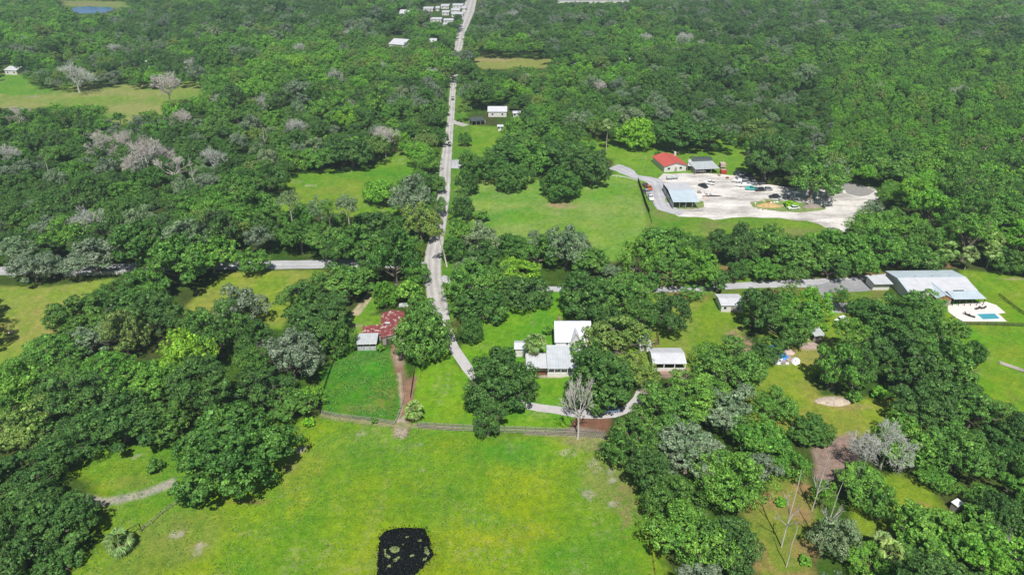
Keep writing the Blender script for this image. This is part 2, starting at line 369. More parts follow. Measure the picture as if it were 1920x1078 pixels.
def strip(name, pts, z, mat, kind='structure', ragged=.25):
    """pts: (px,py,width_m) centre line in photo pixels"""
    W = [gp(a, b) for a, b, _ in pts]; V = []; F = []; UV = []
    P = []; Wd = []
    for i in range(len(W) - 1):
        n = max(2, int((W[i + 1] - W[i]).length / 3))
        for k in range(n):
            f = k / n; p0 = W[max(i - 1, 0)]; p1 = W[i]; p2 = W[i + 1]; p3 = W[min(i + 2, len(W) - 1)]
            q = .5 * ((2 * p1) + (p2 - p0) * f + (2 * p0 - 5 * p1 + 4 * p2 - p3) * f * f + (3 * p1 - p0 - 3 * p2 + p3) * f ** 3)
            P.append(q); Wd.append(pts[i][2] * (1 - f) + pts[i + 1][2] * f)
    P.append(W[-1]); Wd.append(pts[-1][2])
    for i, p in enumerate(P):
        d = (P[min(i + 1, len(P) - 1)] - P[max(i - 1, 0)]).normalized(); nrm = Vector((-d.y, d.x, 0))
        for s in (-1, 1):
            V.append(p + nrm * s * (Wd[i] / 2 + random.uniform(-ragged, ragged) * .5) + Vector((0, 0, z)))
            UV.append(((1 + s) / 2, i * .5))
    for i in range(len(P) - 1): F.append((2 * i + 1, 2 * i, 2 * i + 2, 2 * i + 3))
    me = bpy.data.meshes.new(name); me.from_pydata(V, [], F); me.materials.append(mat)
    ul = me.uv_layers.new(name='UVMap')
    for l in me.loops: ul.data[l.index].uv = UV[l.vertex_index]
    o = bpy.data.objects.new(name, me); COL.objects.link(o); tag(o, kind=kind); return o
def sheet(name, poly, z, mat, kind='structure', wob=0, sub=3):
    W = [gp(a, b) for a, b in poly]; V = []
    for i in range(len(W)):
        a, b = W[i], W[(i + 1) % len(W)]
        n = max(1, int((b - a).length / sub)) if wob else 1
        for k in range(n):
            q = a.lerp(b, k / n); V.append((q.x + random.uniform(-wob, wob), q.y + random.uniform(-wob, wob), z))
    me = bpy.data.meshes.new(name); me.from_pydata(V, [], [tuple(range(len(V)))]); me.materials.append(mat)
    me.update()
    if me.polygons[0].normal.z < 0: me.flip_normals()
    o = bpy.data.objects.new(name, me); COL.objects.link(o)
    if kind: tag(o, kind=kind)
    return o
strip('road', [(826, 588, 6), (819, 560, 6), (812, 520, 5.8), (812, 480, 6), (822, 430, 5.6), (831, 370, 5.4), (836, 307, 5.6), (841, 260, 4.6), (846, 215, 4.0), (849, 170, 4.0), (853, 130, 6), (860, 88, 7), (866, 55, 11), (877, 24, 15), (884, 0, 14), (888, -12, 14), (898, -40, 14)], .012, M['road'])
strip('cross_road', [(-400, 512, 6.5), (0, 508, 6.5), (300, 500, 6.5), (560, 496, 6.5), (720, 494, 6.5), (800, 500, 6.5)], .006, M['lane'])
strip('lane', [(826, 520, 4), (900, 540, 4), (1040, 542, 3.6), (1250, 543, 3.6), (1360, 537, 4), (1440, 533, 4.6), (1530, 531, 6), (1600, 530, 7.5), (1680, 522, 7.5)], .010, M['lane'])
M['concrete'] = simple('pale_concrete', (.44, .42, .42), .9, var=.18, scale=.5)
strip('driveway', [(827, 585, 4.2), (838, 615, 3.2), (845, 640, 3), (862, 668, 3.1), (886, 702, 3), (925, 738, 3), (985, 759, 3), (1040, 768, 3), (1090, 775, 3.8), (1150, 775, 3.0), (1184, 760, 2.4), (1202, 735, 2.2)], .014, M['concrete'])
sheet('motor_court', [(1555, 528), (1660, 518), (1665, 535), (1625, 546), (1560, 548), (1562, 568), (1640, 566), (1640, 586), (1560, 586), (1540, 555), (1530, 535)], .018, M['lane'], wob=.15)
gv, t, b = mat_new('white_gravel')
tc = N(t, 'ShaderNodeTexCoord'); mp_ = N(t, 'ShaderNodeMapping'); mp_.inputs['Scale'].default_value = (.55, 1.6, 1); mp_.inputs['Rotation'].default_value = (0, 0, .25); t.links.new(tc.outputs['Object'], mp_.inputs[0]); n1 = noise(t, mp_.outputs[0], .10, 7, .72); n2 = noise(t, tc.outputs['Object'], .8, 5, .75)
c = ramp(t, n1, [(.34, (.27, .25, .235)), (.43, (.42, .395, .37)), (.52, (.56, .53, .50)), (.63, (.68, .64, .61))])
c = mixc(t, 'MULTIPLY', 1.0, c, ramp(t, n2, [(.3, .8), (.7, 1.15)]))
t.links.new(c, b.inputs['Base Color']); b.inputs['Roughness'].default_value = 1
sheet('gravel_yard', [(1226, 345), (1245, 326), (1300, 325), (1340, 326), (1385, 330), (1430, 345), (1490, 352), (1560, 350), (1590, 342), (1640, 352), (1648, 368), (1625, 395), (1610, 420), (1580, 436), (1555, 430), (1535, 418), (1480, 410), (1400, 408), (1340, 411), (1275, 405), (1235, 392), (1222, 370)], .008, gv, wob=.8)
strip('access_drive', [(1150, 312, 9), (1168, 318, 9), (1190, 331, 5), (1225, 340, 8), (1234, 362, 8), (1250, 390, 8), (1280, 400, 5)], .016, M['lane'], ragged=.8)
strip('dark_gravel_strip', [(1590, 345, 8), (1610, 356, 12), (1600, 366, 6)], .012, simple('dark_gravel', (.25, .24, .23), 1, var=.3), ragged=2)  # darker grey gravel strip over the right end of the yard
mg = simple('rough_grass', (.16, .24, .06), 1, var=.35, scale=.5, dirt=((.34, .26, .14), .56, .4))
sheet('grass_island', [(1250, 350), (1300, 376), (1318, 378), (1322, 388), (1300, 392), (1270, 391), (1252, 380), (1244, 362)], .022, mg, wob=.7)
sheet('grass_island', [(1408, 378), (1440, 374), (1500, 380), (1545, 385), (1548, 394), (1500, 399), (1450, 396), (1412, 388)], .022, mg, wob=.9)
strip('side_track', [(853, 300, 4), (858, 308, 6), (853, 316, 4)], .017, M['lane'])
strip('side_track', [(846, 226, 3), (860, 232, 5), (874, 236, 5)], .017, M['road'])
strip('town_road', [(858, 90, 3), (846, 104, 4)], .017, M['road'])
wm, t, b = mat_new('lake_water'); b.inputs['Base Color'].default_value = (.03, .13, .30, 1); b.inputs['Roughness'].default_value = .15
sheet('lake', [(140, 14), (170, 13), (206, 14), (214, 20), (190, 25), (150, 26), (136, 21)], .02, wm, wob=3, sub=10)
# dark reed-choked pond in the pasture
pm, t, b = mat_new('pond_water')
tc = N(t, 'ShaderNodeTexCoord'); n1 = noise(t, tc.outputs['Object'], 2.2, 6, .75); n2 = noise(t, tc.outputs['Object'], .5, 3)
c = ramp(t, n1, [(.45, (.003, .004, .005)), (.57, (.010, .012, .013)), (.64, (.06, .07, .055)), (.72, (.15, .16, .12))])
t.links.new(c, b.inputs['Base Color']); b.inputs['Roughness'].default_value = .7; b.inputs['Specular IOR Level'].default_value = .08
def pond():
    out = [(709, 1110), (708, 1060), (710, 1030), (712, 1008), (722, 996), (742, 990), (775, 989), (796, 991), (800, 1000), (806, 1012), (808, 1026), (812, 1040), (803, 1052), (794, 1062), (780, 1075), (770, 1090), (765, 1110)]
    sheet('pond', out, .03, pm, wob=.22, sub=.35)
    # ragged dark weed tufts along the rim and in the water
    rs = np.random.RandomState(5); W = [gp(a, b) for a, b in out]; cen = gp(752, 1035)
    V = []; F = []
    def tuft(x, y, s, h):
        b0 = len(V)
        for k in range(3):
            a = rs.rand() * 6.28; V.extend([(x + math.cos(a) * s, y + math.sin(a) * s, .02), (x - math.cos(a) * s, y - math.sin(a) * s, .02), (x + rs.uniform(-.1, .1), y + rs.uniform(-.1, .1), h)])
            F.append((b0 + 3 * k, b0 + 3 * k + 1, b0 + 3 * k + 2))
    for i in range(len(W)):
        a, c_ = W[i - 1], W[i]
        for k in range(int((c_ - a).length * 9)):
            q = a.lerp(c_, rs.rand()); q = q + (cen - q) * rs.choice([rs.uniform(-.03, .08), rs.uniform(-.03, .08), rs.uniform(-.14, .02)]); tuft(q.x, q.y, rs.uniform(.06, .22), rs.uniform(.1, .35))
    poly = [(p.x, p.y) for p in W]
    for k in range(2600):
        x = rs.uniform(gp(708, 1050).x, gp(812, 1020).x); y = rs.uniform(gp(750, 1100).y, gp(750, 989).y)
        if inpoly(x, y, poly): tuft(x, y, rs.uniform(.04, .16), rs.uniform(.05, .3))
    wmat = simple('black_weed', (.007, .009, .007), .95, var=.8, scale=3, dirt=((.16, .17, .11), .62, 1.6))
    wmat.node_tree.nodes['Principled BSDF'].inputs['Specular IOR Level'].default_value = 0
    o = bpy.data.objects.new('pond_weed', mesh_np('pond_weed', V, F, [wmat])); COL.objects.link(o)
    tag(o, 'low dark weeds poking from the black pond in the pasture', 'weeds', kind='stuff')
pond()
mud = simple('algae_island', (.19, .25, .09), .95, var=.5, scale=2.5, dirt=((.02, .025, .015), .58, 2.0))
for pts in ([(730, 1029), (734, 1025), (744, 1024), (750, 1028), (748, 1034), (740, 1037), (732, 1034)], [(720, 1030), (724, 1028), (723, 1036), (733, 1043), (730, 1047), (721, 1042)], [(737, 1048), (748, 1042), (751, 1044), (744, 1052), (738, 1053)], [(796, 1026), (800, 1024), (806, 1036), (802, 1042), (796, 1036)], [(783, 1012), (790, 1010), (792, 1014), (785, 1015)], [(760, 1006), (766, 1005), (767, 1008), (761, 1009)], [(794, 1046), (801, 1044), (799, 1050), (793, 1051)], [(752, 1020), (758, 1019), (757, 1023)], [(768, 1040), (776, 1038), (778, 1042), (770, 1044)], [(725, 1060), (731, 1057), (734, 1062), (727, 1064)]):
    sheet('pond_islet', pts, .05, mud, wob=.08, sub=.3)
#SPLIT

# ------------------------------------------------------------------ buildings
M['white_metal'] = simple('white_metal_roof', (.53, .54, .57), .5, var=.14, scale=.5, stripe=('X', .7, .80))
M['blue_metal'] = simple('pale_blue_metal_roof', (.46, .54, .60), .4, var=.14, scale=.4, stripe=('X', .7, .80))
M['white_wall'] = simple('white_painted_boards', (.62, .60, .58), .8, var=.10, scale=.7)
M['pale_metal'] = simple('pale_grey_metal_roof', (.47, .50, .53), .5, var=.16, scale=.5, stripe=('X', .7, .8))
M['red_roof'] = simple('red_shingle_roof', (.46, .085, .065), .8, var=.25, scale=1.2)
M['rust_roof'] = simple('rusted_red_metal_roof', (.22, .045, .045), .8, var=.5, scale=1.4, stripe=('X', .8, .7), dirt=((.46, .36, .33), .55, .8))
M['grey_metal'] = simple('grey_metal_roof', (.44, .47, .48), .5, var=.2, scale=.8, stripe=('X', .7, .75))
M['dark_roof'] = simple('dark_canvas_roof', (.055, .075, .070), .8, var=.2)
M['grey_wood'] = simple('weathered_grey_wood', (.30, .27, .24), .9, var=.35, scale=3)
M['dark_wood'] = simple('dark_wood', (.05, .045, .04), .8, var=.3, scale=2)
M['brown_wood'] = simple('orange_stained_wood', (.30, .12, .05), .7, var=.3, scale=2, stripe=('X', .3, .7))
M['glass'] = simple('dark_window_glass', (.02, .03, .04), .35, var=.1); M['glass'].node_tree.nodes['Principled BSDF'].inputs['Specular IOR Level'].default_value = .3
M['inside'] = simple('painted_interior_shade', (.05, .05, .055), .9, var=.2)  # near-black base colour stands in for the shade under open roofs
M['white_paint'] = simple('white_paint', (.78, .78, .76), .5, var=.06)
M['brick'] = simple('red_brick_paving', (.30, .18, .15), .9, var=.25, scale=2)
M['deck'] = simple('cream_paved_terrace', (.68, .62, .59), .8, var=.10, scale=.5)
def place(name, label, cat, FL, FR, BL, h, group=None):
    a, b, c_ = gp(*FL, h), gp(*FR, h), gp(*BL, h)
    ux = (b - a).normalized(); W = (b - a).length; nv = Vector((-ux.y, ux.x, 0)); D = (c_ - a).dot(nv)
    root = empty(name, (a.x, a.y, 0), math.atan2(ux.y, ux.x), label, cat, group)
    return root, W, D
def gable(root, x0, x1, y0, y1, eave, ridge, roofmat, wallmat, axis='x', over=.35, wall=True, z0=0, roofname='roof', wallname='wall'):
    mx, my = (x0 + x1) / 2, (y0 + y1) / 2; w_ = MB(); r = MB()
    if axis == 'x':
        ins = .12; X0, X1, Y0, Y1 = x0 + over, x1 - over, y0 + over, y1 - over
        sl = (ridge - eave) / (my - y0)
        ze = eave + over * sl - .1
        if wall:
            for f in ([(X0, Y0, z0), (X1, Y0, z0), (X1, Y0, ze), (X0, Y0, ze)], [(X1, Y1, z0), (X0, Y1, z0), (X0, Y1, ze), (X1, Y1, ze)],
                      [(X0, Y1, z0), (X0, Y0, z0), (X0, Y0, ze), (X0, my, ridge - .1), (X0, Y1, ze)], [(X1, Y0, z0), (X1, Y1, z0), (X1, Y1, ze), (X1, my, ridge - .1), (X1, Y0, ze)]): w_.face(f)
        r.slab((x0, y0, eave), (x1, y0, eave), (x1, my, ridge), (x0, my, ridge), .08)
        r.slab((x0, my, ridge), (x1, my, ridge), (x1, y1, eave), (x0, y1, eave), .08)
        r.box(x0, x1, my - .12, my + .12, ridge + .003, ridge + .04)
    else:
        X0, X1, Y0, Y1 = x0 + over, x1 - over, y0 + over, y1 - over
        sl = (ridge - eave) / (mx - x0); ze = eave + over * sl - .1
        if wall:
            for f in ([(X0, Y1, z0), (X0, Y0, z0), (X0, Y0, ze), (X0, Y1, ze)], [(X1, Y0, z0), (X1, Y1, z0), (X1, Y1, ze), (X1, Y0, ze)],
                      [(X0, Y0, z0), (X1, Y0, z0), (X1, Y0, ze), (mx, Y0, ridge - .1), (X0, Y0, ze)], [(X1, Y1, z0), (X0, Y1, z0), (X0, Y1, ze), (mx, Y1, ridge - .1), (X1, Y1, ze)]): w_.face(f)
        r.slab((x0, y1, eave), (x0, y0, eave), (mx, y0, ridge), (mx, y1, ridge), .08)
        r.slab((x1, y0, eave), (x1, y1, eave), (mx, y1, ridge), (mx, y0, ridge), .08)
        r.box(mx - .12, mx + .12, y0, y1, ridge + .003, ridge + .04)
    if wall: w_.build(wallname, wallmat, root)
    return r.build(roofname, roofmat, root)
def shedroof(root, x0, x1, y0, y1, hf, hb, mat, name='roof'):
    r = MB(); r.slab((x0, y0, hf), (x1, y0, hf), (x1, y1, hb), (x0, y1, hb), .09); 
    return r.build(name, mat, root)
def posts(root, x0, x1, y0, y1, h, nx, ny=2, s=.09, mat=None, hb=None):
    for i in range(nx):
        for j in range(ny):
            x = x0 + (x1 - x0) * i / max(1, nx - 1); y = y0 + (y1 - y0) * j / max(1, ny - 1)
            hh = h + ((hb or h) - h) * (j / max(1, ny - 1))
            MB().box(x - s, x + s, y - s, y + s, 0, hh - .12).build('post', mat or M['grey_wood'], root)
def window(root, x, z, w_, h, y, frame=None, name='window'):
    f = MB(); f.box(x, x + w_, y - .06, y - .003, z, z + h); o = f.build(name, frame or M['white_paint'], root)
    g = MB(); g.box(x + .1, x + w_ - .1, y - .085, y - .062, z + .1, z + h - .1); g.build('pane', M['glass'], o); return o
def door(root, x, w_, h, y, mat=None):
    o = MB().box(x, x + w_, y - .07, y - .003, .02, h).build('door', mat or M['grey_wood'], root)
    MB().box(x + w_ - .2, x + w_ - .1, y - .11, y - .072, 1, 1.1).build('handle', M['dark_wood'], o)

# white farmhouse
o_ = gp(1027, 706)
fh = empty('farmhouse', (o_.x, o_.y, 0), 0, 'two storey white farmhouse with steep white roof, behind the smooth round tree', 'house')
def L(px, py, z=0): return gp(px, py, z) - Vector((o_.x, o_.y, 0))
LW = 9.6
a = L(1040, 642, 5.0); mx0 = a.x; my0 = a.y; mw = (gp(1110, 642, 5.0) - gp(1040, 642, 5.0)).x
bridge = None
# depth so that the ridge shows at row 602
best = min(((abs(pj(o_.x + mx0, o_.y + my0 + d / 2, 5.0 + d * .38)[1] - 602), d) for d in [6 + .25 * k for k in range(30)]))[1]
gable(fh, mx0, mx0 + mw, my0, my0 + best, 5.0, 5.0 + best * .38, M['white_metal'], M['white_wall'])
D0 = my0 + .35
# cross gable with its outline boards
cgx = L(1088, 640, 5).x
r = gable(fh, cgx - 2.9, cgx + .3, my0 - .5, my0 + 3.0, 5.0, 8.0, M['white_metal'], M['white_wall'], axis='y', over=.2, z0=3.6, roofname='front_gable_roof', wallname='front_gable_wall')
mb = MB()
for s in (-1, 1):
    mb.slab((cgx - 1.3 - .03, my0 - .56, 8.05), (cgx - 1.3 - .03 + s * 1.62, my0 - .56, 5.0), (cgx - 1.3 - .03 + s * 1.62, my0 - .5, 5.0), (cgx - 1.3 - .03, my0 - .5, 8.05), .12)
mb.build('barge_board', M['grey_metal'], fh)
window(fh, cgx - 1.6, 5.0, .7, .9, my0 - .3); window(fh, mx0 + 3.1, 4.0, .75, .85, my0 + .35); window(fh, mx0 + 4.5, 4.0, .75, .85, my0 + .35)
# low front range with porch
shedroof(fh, -.2, LW, -.2, D0, 2.75, 3.95, M['pale_metal'], 'porch_roof')
w_ = MB(); w_.box(0, LW - .3, 1.8, D0 - .05, 0, 2.7); w_.build('lower_wall', M['white_wall'], fh)
MB().box(-.1, LW - .2, 0, 1.8, 0, .45).build('porch_floor', M['white_wall'], fh)
for i in range(6): MB().box(.0 + i * 1.7, .14 + i * 1.7, .02, .16, .453, 2.62).build('porch_post', M['white_paint'], fh)
rl = MB(); rl.box(0, LW - .4, .04, .12, 1.25, 1.35); rl.box(0, LW - .4, .04, .12, .6, .7)
for i in range(36): rl.box(.1 + i * .25, .18 + i * .25, .05, .11, .70, 1.25)
rl.build('porch_railing', M['white_paint'], fh)
for i in range(4): window(fh, .7 + i * 2.1, .9, 1.2, 1.4, 1.8, M['dark_wood'])
a = L(986, 690, 2.5); b_ = L(1027, 664, 2.5)
gr_ = MB(); gr_.slab((a.x, a.y, 2.5), (-.25, a.y, 2.5), (-.25, b_.y, 2.9), (a.x, b_.y, 2.9), .1); gr_.build('side_porch_roof', M['white_metal'], fh)
MB().box(a.x + .3, -.35, a.y + 2, b_.y - .2, 0, 2.4).build('side_porch_wall', M['white_wall'], fh)
for x in (a.x + .1, -.45): MB().box(x, x + .14, a.y + .1, a.y + .24, 0, 2.4).build('porch_post', M['dark_wood'], fh)
a = L(964, 655, 2.7); gable(fh, a.x, a.x + 5.0, a.y, a.y + 4.4, 2.7, 3.5, M['white_metal'], M['white_wall'], roofname='wing_roof', wallname='wing_wall')
MB().box(mx0 + 1.2, mx0 + 1.9, my0 + best / 2 + .6, my0 + best / 2 + 1.2, 6.5, 9.6).build('chimney', M['brick'], fh)

# carport beside the farmhouse
cpt, W, D = place('carport', 'long white metal carport with brick apron right of the farmhouse', 'carport', (1224, 682), (1288, 682), (1229, 652), 2.5)
gable(cpt, 0, W, 0, D, 2.5, 3.5, M['white_metal'], M['white_wall'], wall=False)
MB().box(.3, W - .3, D * .45, D - .4, 0, 2.4).build('wall', M['white_wall'], cpt); posts(cpt, .3, W - .3, .3, .3, 2.5, 4, 1, .1, M['white_paint'])
MB().box(.2, W - .2, .15, .3, 0, 1.0).build('low_wall', M['white_wall'], cpt)
g = sheet('brick_apron', [(1232, 691), (1290, 691), (1292, 700), (1240, 702)], .03, M['brick'], None); tag(g, 'reddish brick apron in front of the white carport', 'paving')
# small shed and its dark pen
sh, W, D = place('garden_shed', 'small two tone metal roofed shed behind the white carport', 'shed', (1198, 648), (1222, 648), (1194, 628), 2.2)
gable(sh, 0, W, 0, D, 2.2, 2.9, M['white_metal'], M['white_wall']); door(sh, W * .4, .9, 1.9, .35)
def fence(name, label, pts, h=1.2, step=2.6, rails=(.35, .75, 1.1), mat=None, pmat=None, rt=.04, pr=.07, cat='fence', group=None, panel=None, parts=True):
    W_ = [gp(a, b) for a, b in pts]; root = empty(name, W_[0], 0, label, cat, group)
    P = []
    for i in range(len(W_) - 1):
        n = max(1, int(round((W_[i + 1] - W_[i]).length / step)))
        P += [W_[i].lerp(W_[i + 1], k / n) for k in range(n)]
    P.append(W_[-1]); o0 = W_[0]
    rng = random.Random(len(P)); rl = MB()
    for i, p in enumerate(P[:100]):
        q = p - o0; hh = h * rng.uniform(.95, 1.08)
        MB().tube([(q.x, q.y, -.05), (q.x + rng.uniform(-.04, .04), q.y, hh)], pr, 5).build('post', pmat or mat or M['grey_wood'], root)
    for i in range(len(P) - 1):
        a, b = P[i] - o0, P[i + 1] - o0; d = (b - a).normalized(); nn = Vector((-d.y, d.x, 0)) * rt * .5
        for z in rails:
            z1 = z + rng.uniform(-.04, .04); z2 = z + rng.uniform(-.04, .04); t_ = rt if panel is None else rt
            rl.hull8([a - nn + Vector((0, 0, z1 - .07)), b - nn + Vector((0, 0, z2 - .07)), b + nn + Vector((0, 0, z2 - .07)), a + nn + Vector((0, 0, z1 - .07)), a - nn + Vector((0, 0, z1 + .07)), b - nn + Vector((0, 0, z2 + .07)), b + nn + Vector((0, 0, z2 + .07)), a + nn + Vector((0, 0, z1 + .07))])
        if panel: rl.hull8([a - nn + Vector((0, 0, .05)), b - nn + Vector((0, 0, .05)), b + nn + Vector((0, 0, .05)), a + nn + Vector((0, 0, .05)), a - nn + Vector((0, 0, h)), b - nn + Vector((0, 0, h)), b + nn + Vector((0, 0, h)), a + nn + Vector((0, 0, h))])
    rl.build('rails' if not panel else 'panels', mat or M['grey_wood'], root)
    return root
fence('pen_fence', 'dark post and rail pen behind the small two tone shed', [(1213, 622), (1230, 622), (1235, 646), (1222, 648)], 1.6, 2, (.4, .9, 1.5), M['dark_wood'])

# red roofed barn and its white shed
bn, W, D = place('red_barn', 'old barn with patchy rusted red metal roof beside the large glossy tree', 'barn', (714, 634), (760, 630), (722, 587), 2.6)
gable(bn, 0, W, 0, D, 2.6, 3.5, M['rust_roof'], M['grey_wood'], axis='y')
door(bn, W * .2, 2, 2.1, .35, M['dark_wood']); window(bn, W * .6, 1, 1, .8, .35, M['white_paint'])
l2, b2 = gp(679, 629, 2.5), gp(714, 628, 2.5)
lo = bn.matrix_basis.inverted() if False else None
lr_ = Vector((l2.x - bn.location.x, l2.y - bn.location.y, 0)); lr_.rotate(Matrix.Rotation(-bn.rotation_euler.z, 3, 'Z'))
shedroof(bn, lr_.x, -.03, lr_.y, lr_.y + 4.5, 2.4, 2.9, M['rust_roof'], 'lean_to_roof')
MB().box(lr_.x + .3, -.1, lr_.y + .3, lr_.y + 4.2, 0, 2.3).build('lean_to_wall', M['grey_wood'], bn)
for q in ((.55, .15), (.2, .45)): MB().slab((W * q[0], D * q[1], 3.45), (W * q[0] + 1.3, D * q[1] + .1, 3.45), (W * q[0] + 1.2, D * q[1] + .8, 3.5), (W * q[0], D * q[1] + .9, 3.5), .05).build('patch_sheet', M['white_metal'], bn)
ws, W, D = place('metal_shed', 'small open fronted shed with pale metal roof at the paddock corner by the red barn', 'shed', (667, 645), (706, 644), (674, 627), 2.5)
shedroof(ws, 0, W, 0, D, 2.4, 2.9, M['grey_metal']); shedroof(ws, 0, W, -.03, D * .0 + .02, 2.42, 2.42, M['white_paint'], 'fascia')
MB().box(.2, W - .2, .35, .5, 0, 1.3).build('front_wall', M['grey_metal'], ws)
sd = MB(); sd.box(.2, .3, .52, D - .2, 0, 2.3); sd.box(W - .3, W - .2, .52, D - .2, 0, 2.3); sd.box(.32, W - .32, D - .4, D - .3, 0, 2.6); sd.build('wall', M['grey_wood'], ws)
posts(ws, .3, W - .3, .25, .25, 2.4, 4, 1, .07)
for nm, lab, px, py, z in (('roofing_sheets', 'stack of bleached loose roofing sheets behind the red barn', 757, 574, .5),):
    p = gp(px, py); r0 = empty(nm, (p.x, p.y, 0), .2, lab, 'sheets')
    for k in range(4): MB().slab((-1.5 + k * .1, -.8, .3 + k * .14), (1.4, -.8 + k * .2, .25 + k * .14), (1.5, .9, .4 + k * .14), (-1.4, .8, .3 + k * .14), .05).build('sheet', M['white_metal'], r0)

# red roofed house, carport, pavilion
rh, W, D = place('bungalow', 'white bungalow with bright red gabled roof beside the gravel yard', 'house', (1245, 313), (1290, 310), (1225, 293), 2.9)
gable(rh, 0, W, 0, D, 2.9, 4.5, M['red_roof'], M['white_wall'], axis='y', over=.5)
window(rh, 2, 1.1, 1.4, 1.2, .5, M['white_paint']); window(rh, W - 4, 1.1, 1.4, 1.2, .5, M['white_paint']); door(rh, W * .48, 1, 2.1, .5)
MB().box(W - 1.2, W - .3, D - 2, D - 1, 3.0, 4.9).build('chimney', M['white_wall'], rh)
pr_, W2, D2 = place('breezeway', 'narrow white roofed breezeway joining the red roofed house to the carport', 'porch', (1289, 311), (1300, 312), (1283, 298), 2.6)
shedroof(pr_, 0, W2, 0, D2, 2.6, 2.7, M['white_metal']); posts(pr_, .15, W2 - .15, .2, D2 - .3, 2.6, 2)
ca_, W, D = place('open_carport', 'wide open carport with grey metal roof right of the red roofed house', 'carport', (1304, 318), (1350, 316), (1297, 305), 2.7)
shedroof(ca_, 0, W, 0, D, 2.7, 3.1, M['grey_metal']); posts(ca_, .2, W - .2, .3, D - .2, 2.7, 4)
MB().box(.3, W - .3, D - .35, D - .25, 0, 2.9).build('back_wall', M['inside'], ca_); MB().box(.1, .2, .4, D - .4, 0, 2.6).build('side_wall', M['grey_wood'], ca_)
hp, W, D = place('hoop_shelter', 'dark canvas hooped shelter directly behind the grey open carport', 'shelter', (1299, 303), (1337, 303), (1293, 295), 2.9)
hm = MB(); n = 10
for i in range(n):
    a0, a1 = math.pi * i / n, math.pi * (i + 1) / n
    f = lambda a_: (D / 2 - math.cos(a_) * D / 2, 2.6 + math.sin(a_) * 1.3)
    (y0, z0), (y1, z1) = f(a0), f(a1)
    hm.slab((0, y0, z0), (W, y0, z0), (W, y1, z1), (0, y1, z1), .04)
hm.build('canopy', M['dark_roof'], hp); posts(hp, .1, W - .1, .15, D - .15, 2.7, 4)
pv, W, D = place('pavilion', 'open sided machinery shelter with white and blue metal roof in the gravel yard', 'shelter', (1262, 379), (1312, 379), (1249, 344), 3.2)
gable(pv, 0, W, 0, D, 3.2, 4.3, M['blue_metal'], M['white_wall'], wall=False)
bk = MB(); bk.slab((0.02, D / 2 + .05, 4.34), (W - .02, D / 2 + .05, 4.34), (W - .02, D - .02, 3.26), (0.02, D - .02, 3.26), .02); bk.build('back_slope_sheeting', M['white_metal'], pv)
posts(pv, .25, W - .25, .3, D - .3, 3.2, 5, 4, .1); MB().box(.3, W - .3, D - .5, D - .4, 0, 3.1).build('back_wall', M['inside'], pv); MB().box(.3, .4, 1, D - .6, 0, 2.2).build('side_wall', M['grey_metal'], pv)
for k, (px, py) in enumerate(((1255, 337), (1265, 336))):
    p = gp(px, py); r0 = empty('storage_tank', (p.x, p.y, 0), .1, 'grey storage tank beside the lawn edge behind the machinery shelter', 'tank', 'tanks behind the machinery shelter')
    MB().tube([(-1.4, 0, 1.1), (-1.3, 0, 1.1), (1.3, 0, 1.1), (1.4, 0, 1.1)], [.5, .8, .8, .5], 14).build('tank_body', M['grey_metal'], r0)
    for x in (-.9, .9): MB().box(x - .1, x + .1, -.5, .5, 0, .35).build('cradle', M['dark_wood'], r0)

# pool house
ph, W, D = place('pool_house', 'big pale blue metal roofed house with wooden gable above the pool terrace', 'house', (1702, 547), (1834, 545), (1657, 508), 3.2)
gable(ph, 0, W, 0, D, 3.2, 4.4, M['blue_metal'], M['white_wall'])
bk = MB(); bk.slab((W * .02, .05, 3.24), (W - .03, .05, 3.24), (W - .03, D / 2 - .1, 4.40), (W * .02, D / 2 - .1, 4.40), .03); bk.build('front_slope_sheeting', M['white_metal'], ph)
def PL(px, py, z):
    v = gp(px, py, z) - Vector(ph.location); v.z = 0; v.rotate(Matrix.Rotation(-ph.rotation_euler.z, 3, 'Z')); return v
a = PL(1789, 561, 2.6); b_ = PL(1850, 560, 2.6)
MB().slab((a.x, a.y, 2.6), (b_.x, a.y, 2.6), (b_.x - .4, .1, 3.12), (a.x, .1, 3.12), .1).build('porch_roof', M['blue_metal'], ph)
MB().box(a.x, W - .6, .3, .33, .02, 2.9).build('sliding_doors', M['glass'], ph)
for i in range(6): x = a.x + .2 + (b_.x - a.x - .6) * i / 5; MB().box(x, x + .15, a.y + .15, a.y + .3, 0, 2.5).build('post', M['dark_wood'], ph)
a2 = PL(1757, 560, 2.7); b2 = PL(1788, 560, 2.7)
gable(ph, a2.x, b2.x, a2.y, 4.5, 2.7, 4.0, M['blue_metal'], M['brown_wood'], axis='y', over=.3, roofname='gable_roof', wallname='wood_gable')
MB().box(a2.x + .25, b2.x - .25, a2.y + .15, a2.y + .29, 0, 1.9).build('stone_wall', M['grey_wood'], ph)
window(ph, (a2.x + b2.x) / 2 - .9, .6, 1.8, 1.3, a2.y + .14, M['dark_wood'])
a3 = PL(1640, 533, 2.8); b3 = PL(1676, 533, 2.8)
MB().slab((a3.x, a3.y, 2.8), (b3.x, a3.y, 2.8), (b3.x, a3.y + 6, 3.0), (a3.x, a3.y + 6, 3.0), .12).build('garage_roof', M['white_metal'], ph)
MB().box(a3.x + .4, b3.x - .4, a3.y + 1, a3.y + 5.6, 0, 2.7).build('garage_wall', M['white_wall'], ph)
tr = sheet('terrace', [(1778, 572), (1850, 566), (1868, 572), (1886, 587), (1872, 588), (1888, 603), (1802, 603), (1776, 583)], .05, M['deck'], 'structure')
p0, p1, p2, p3 = gp(1831, 589), gp(1865, 588), gp(1875, 598), gp(1843, 599)
pw, t, b = mat_new('pool_water'); b.inputs['Base Color'].default_value = (.06, .30, .36, 1); b.inputs['Roughness'].default_value = .08
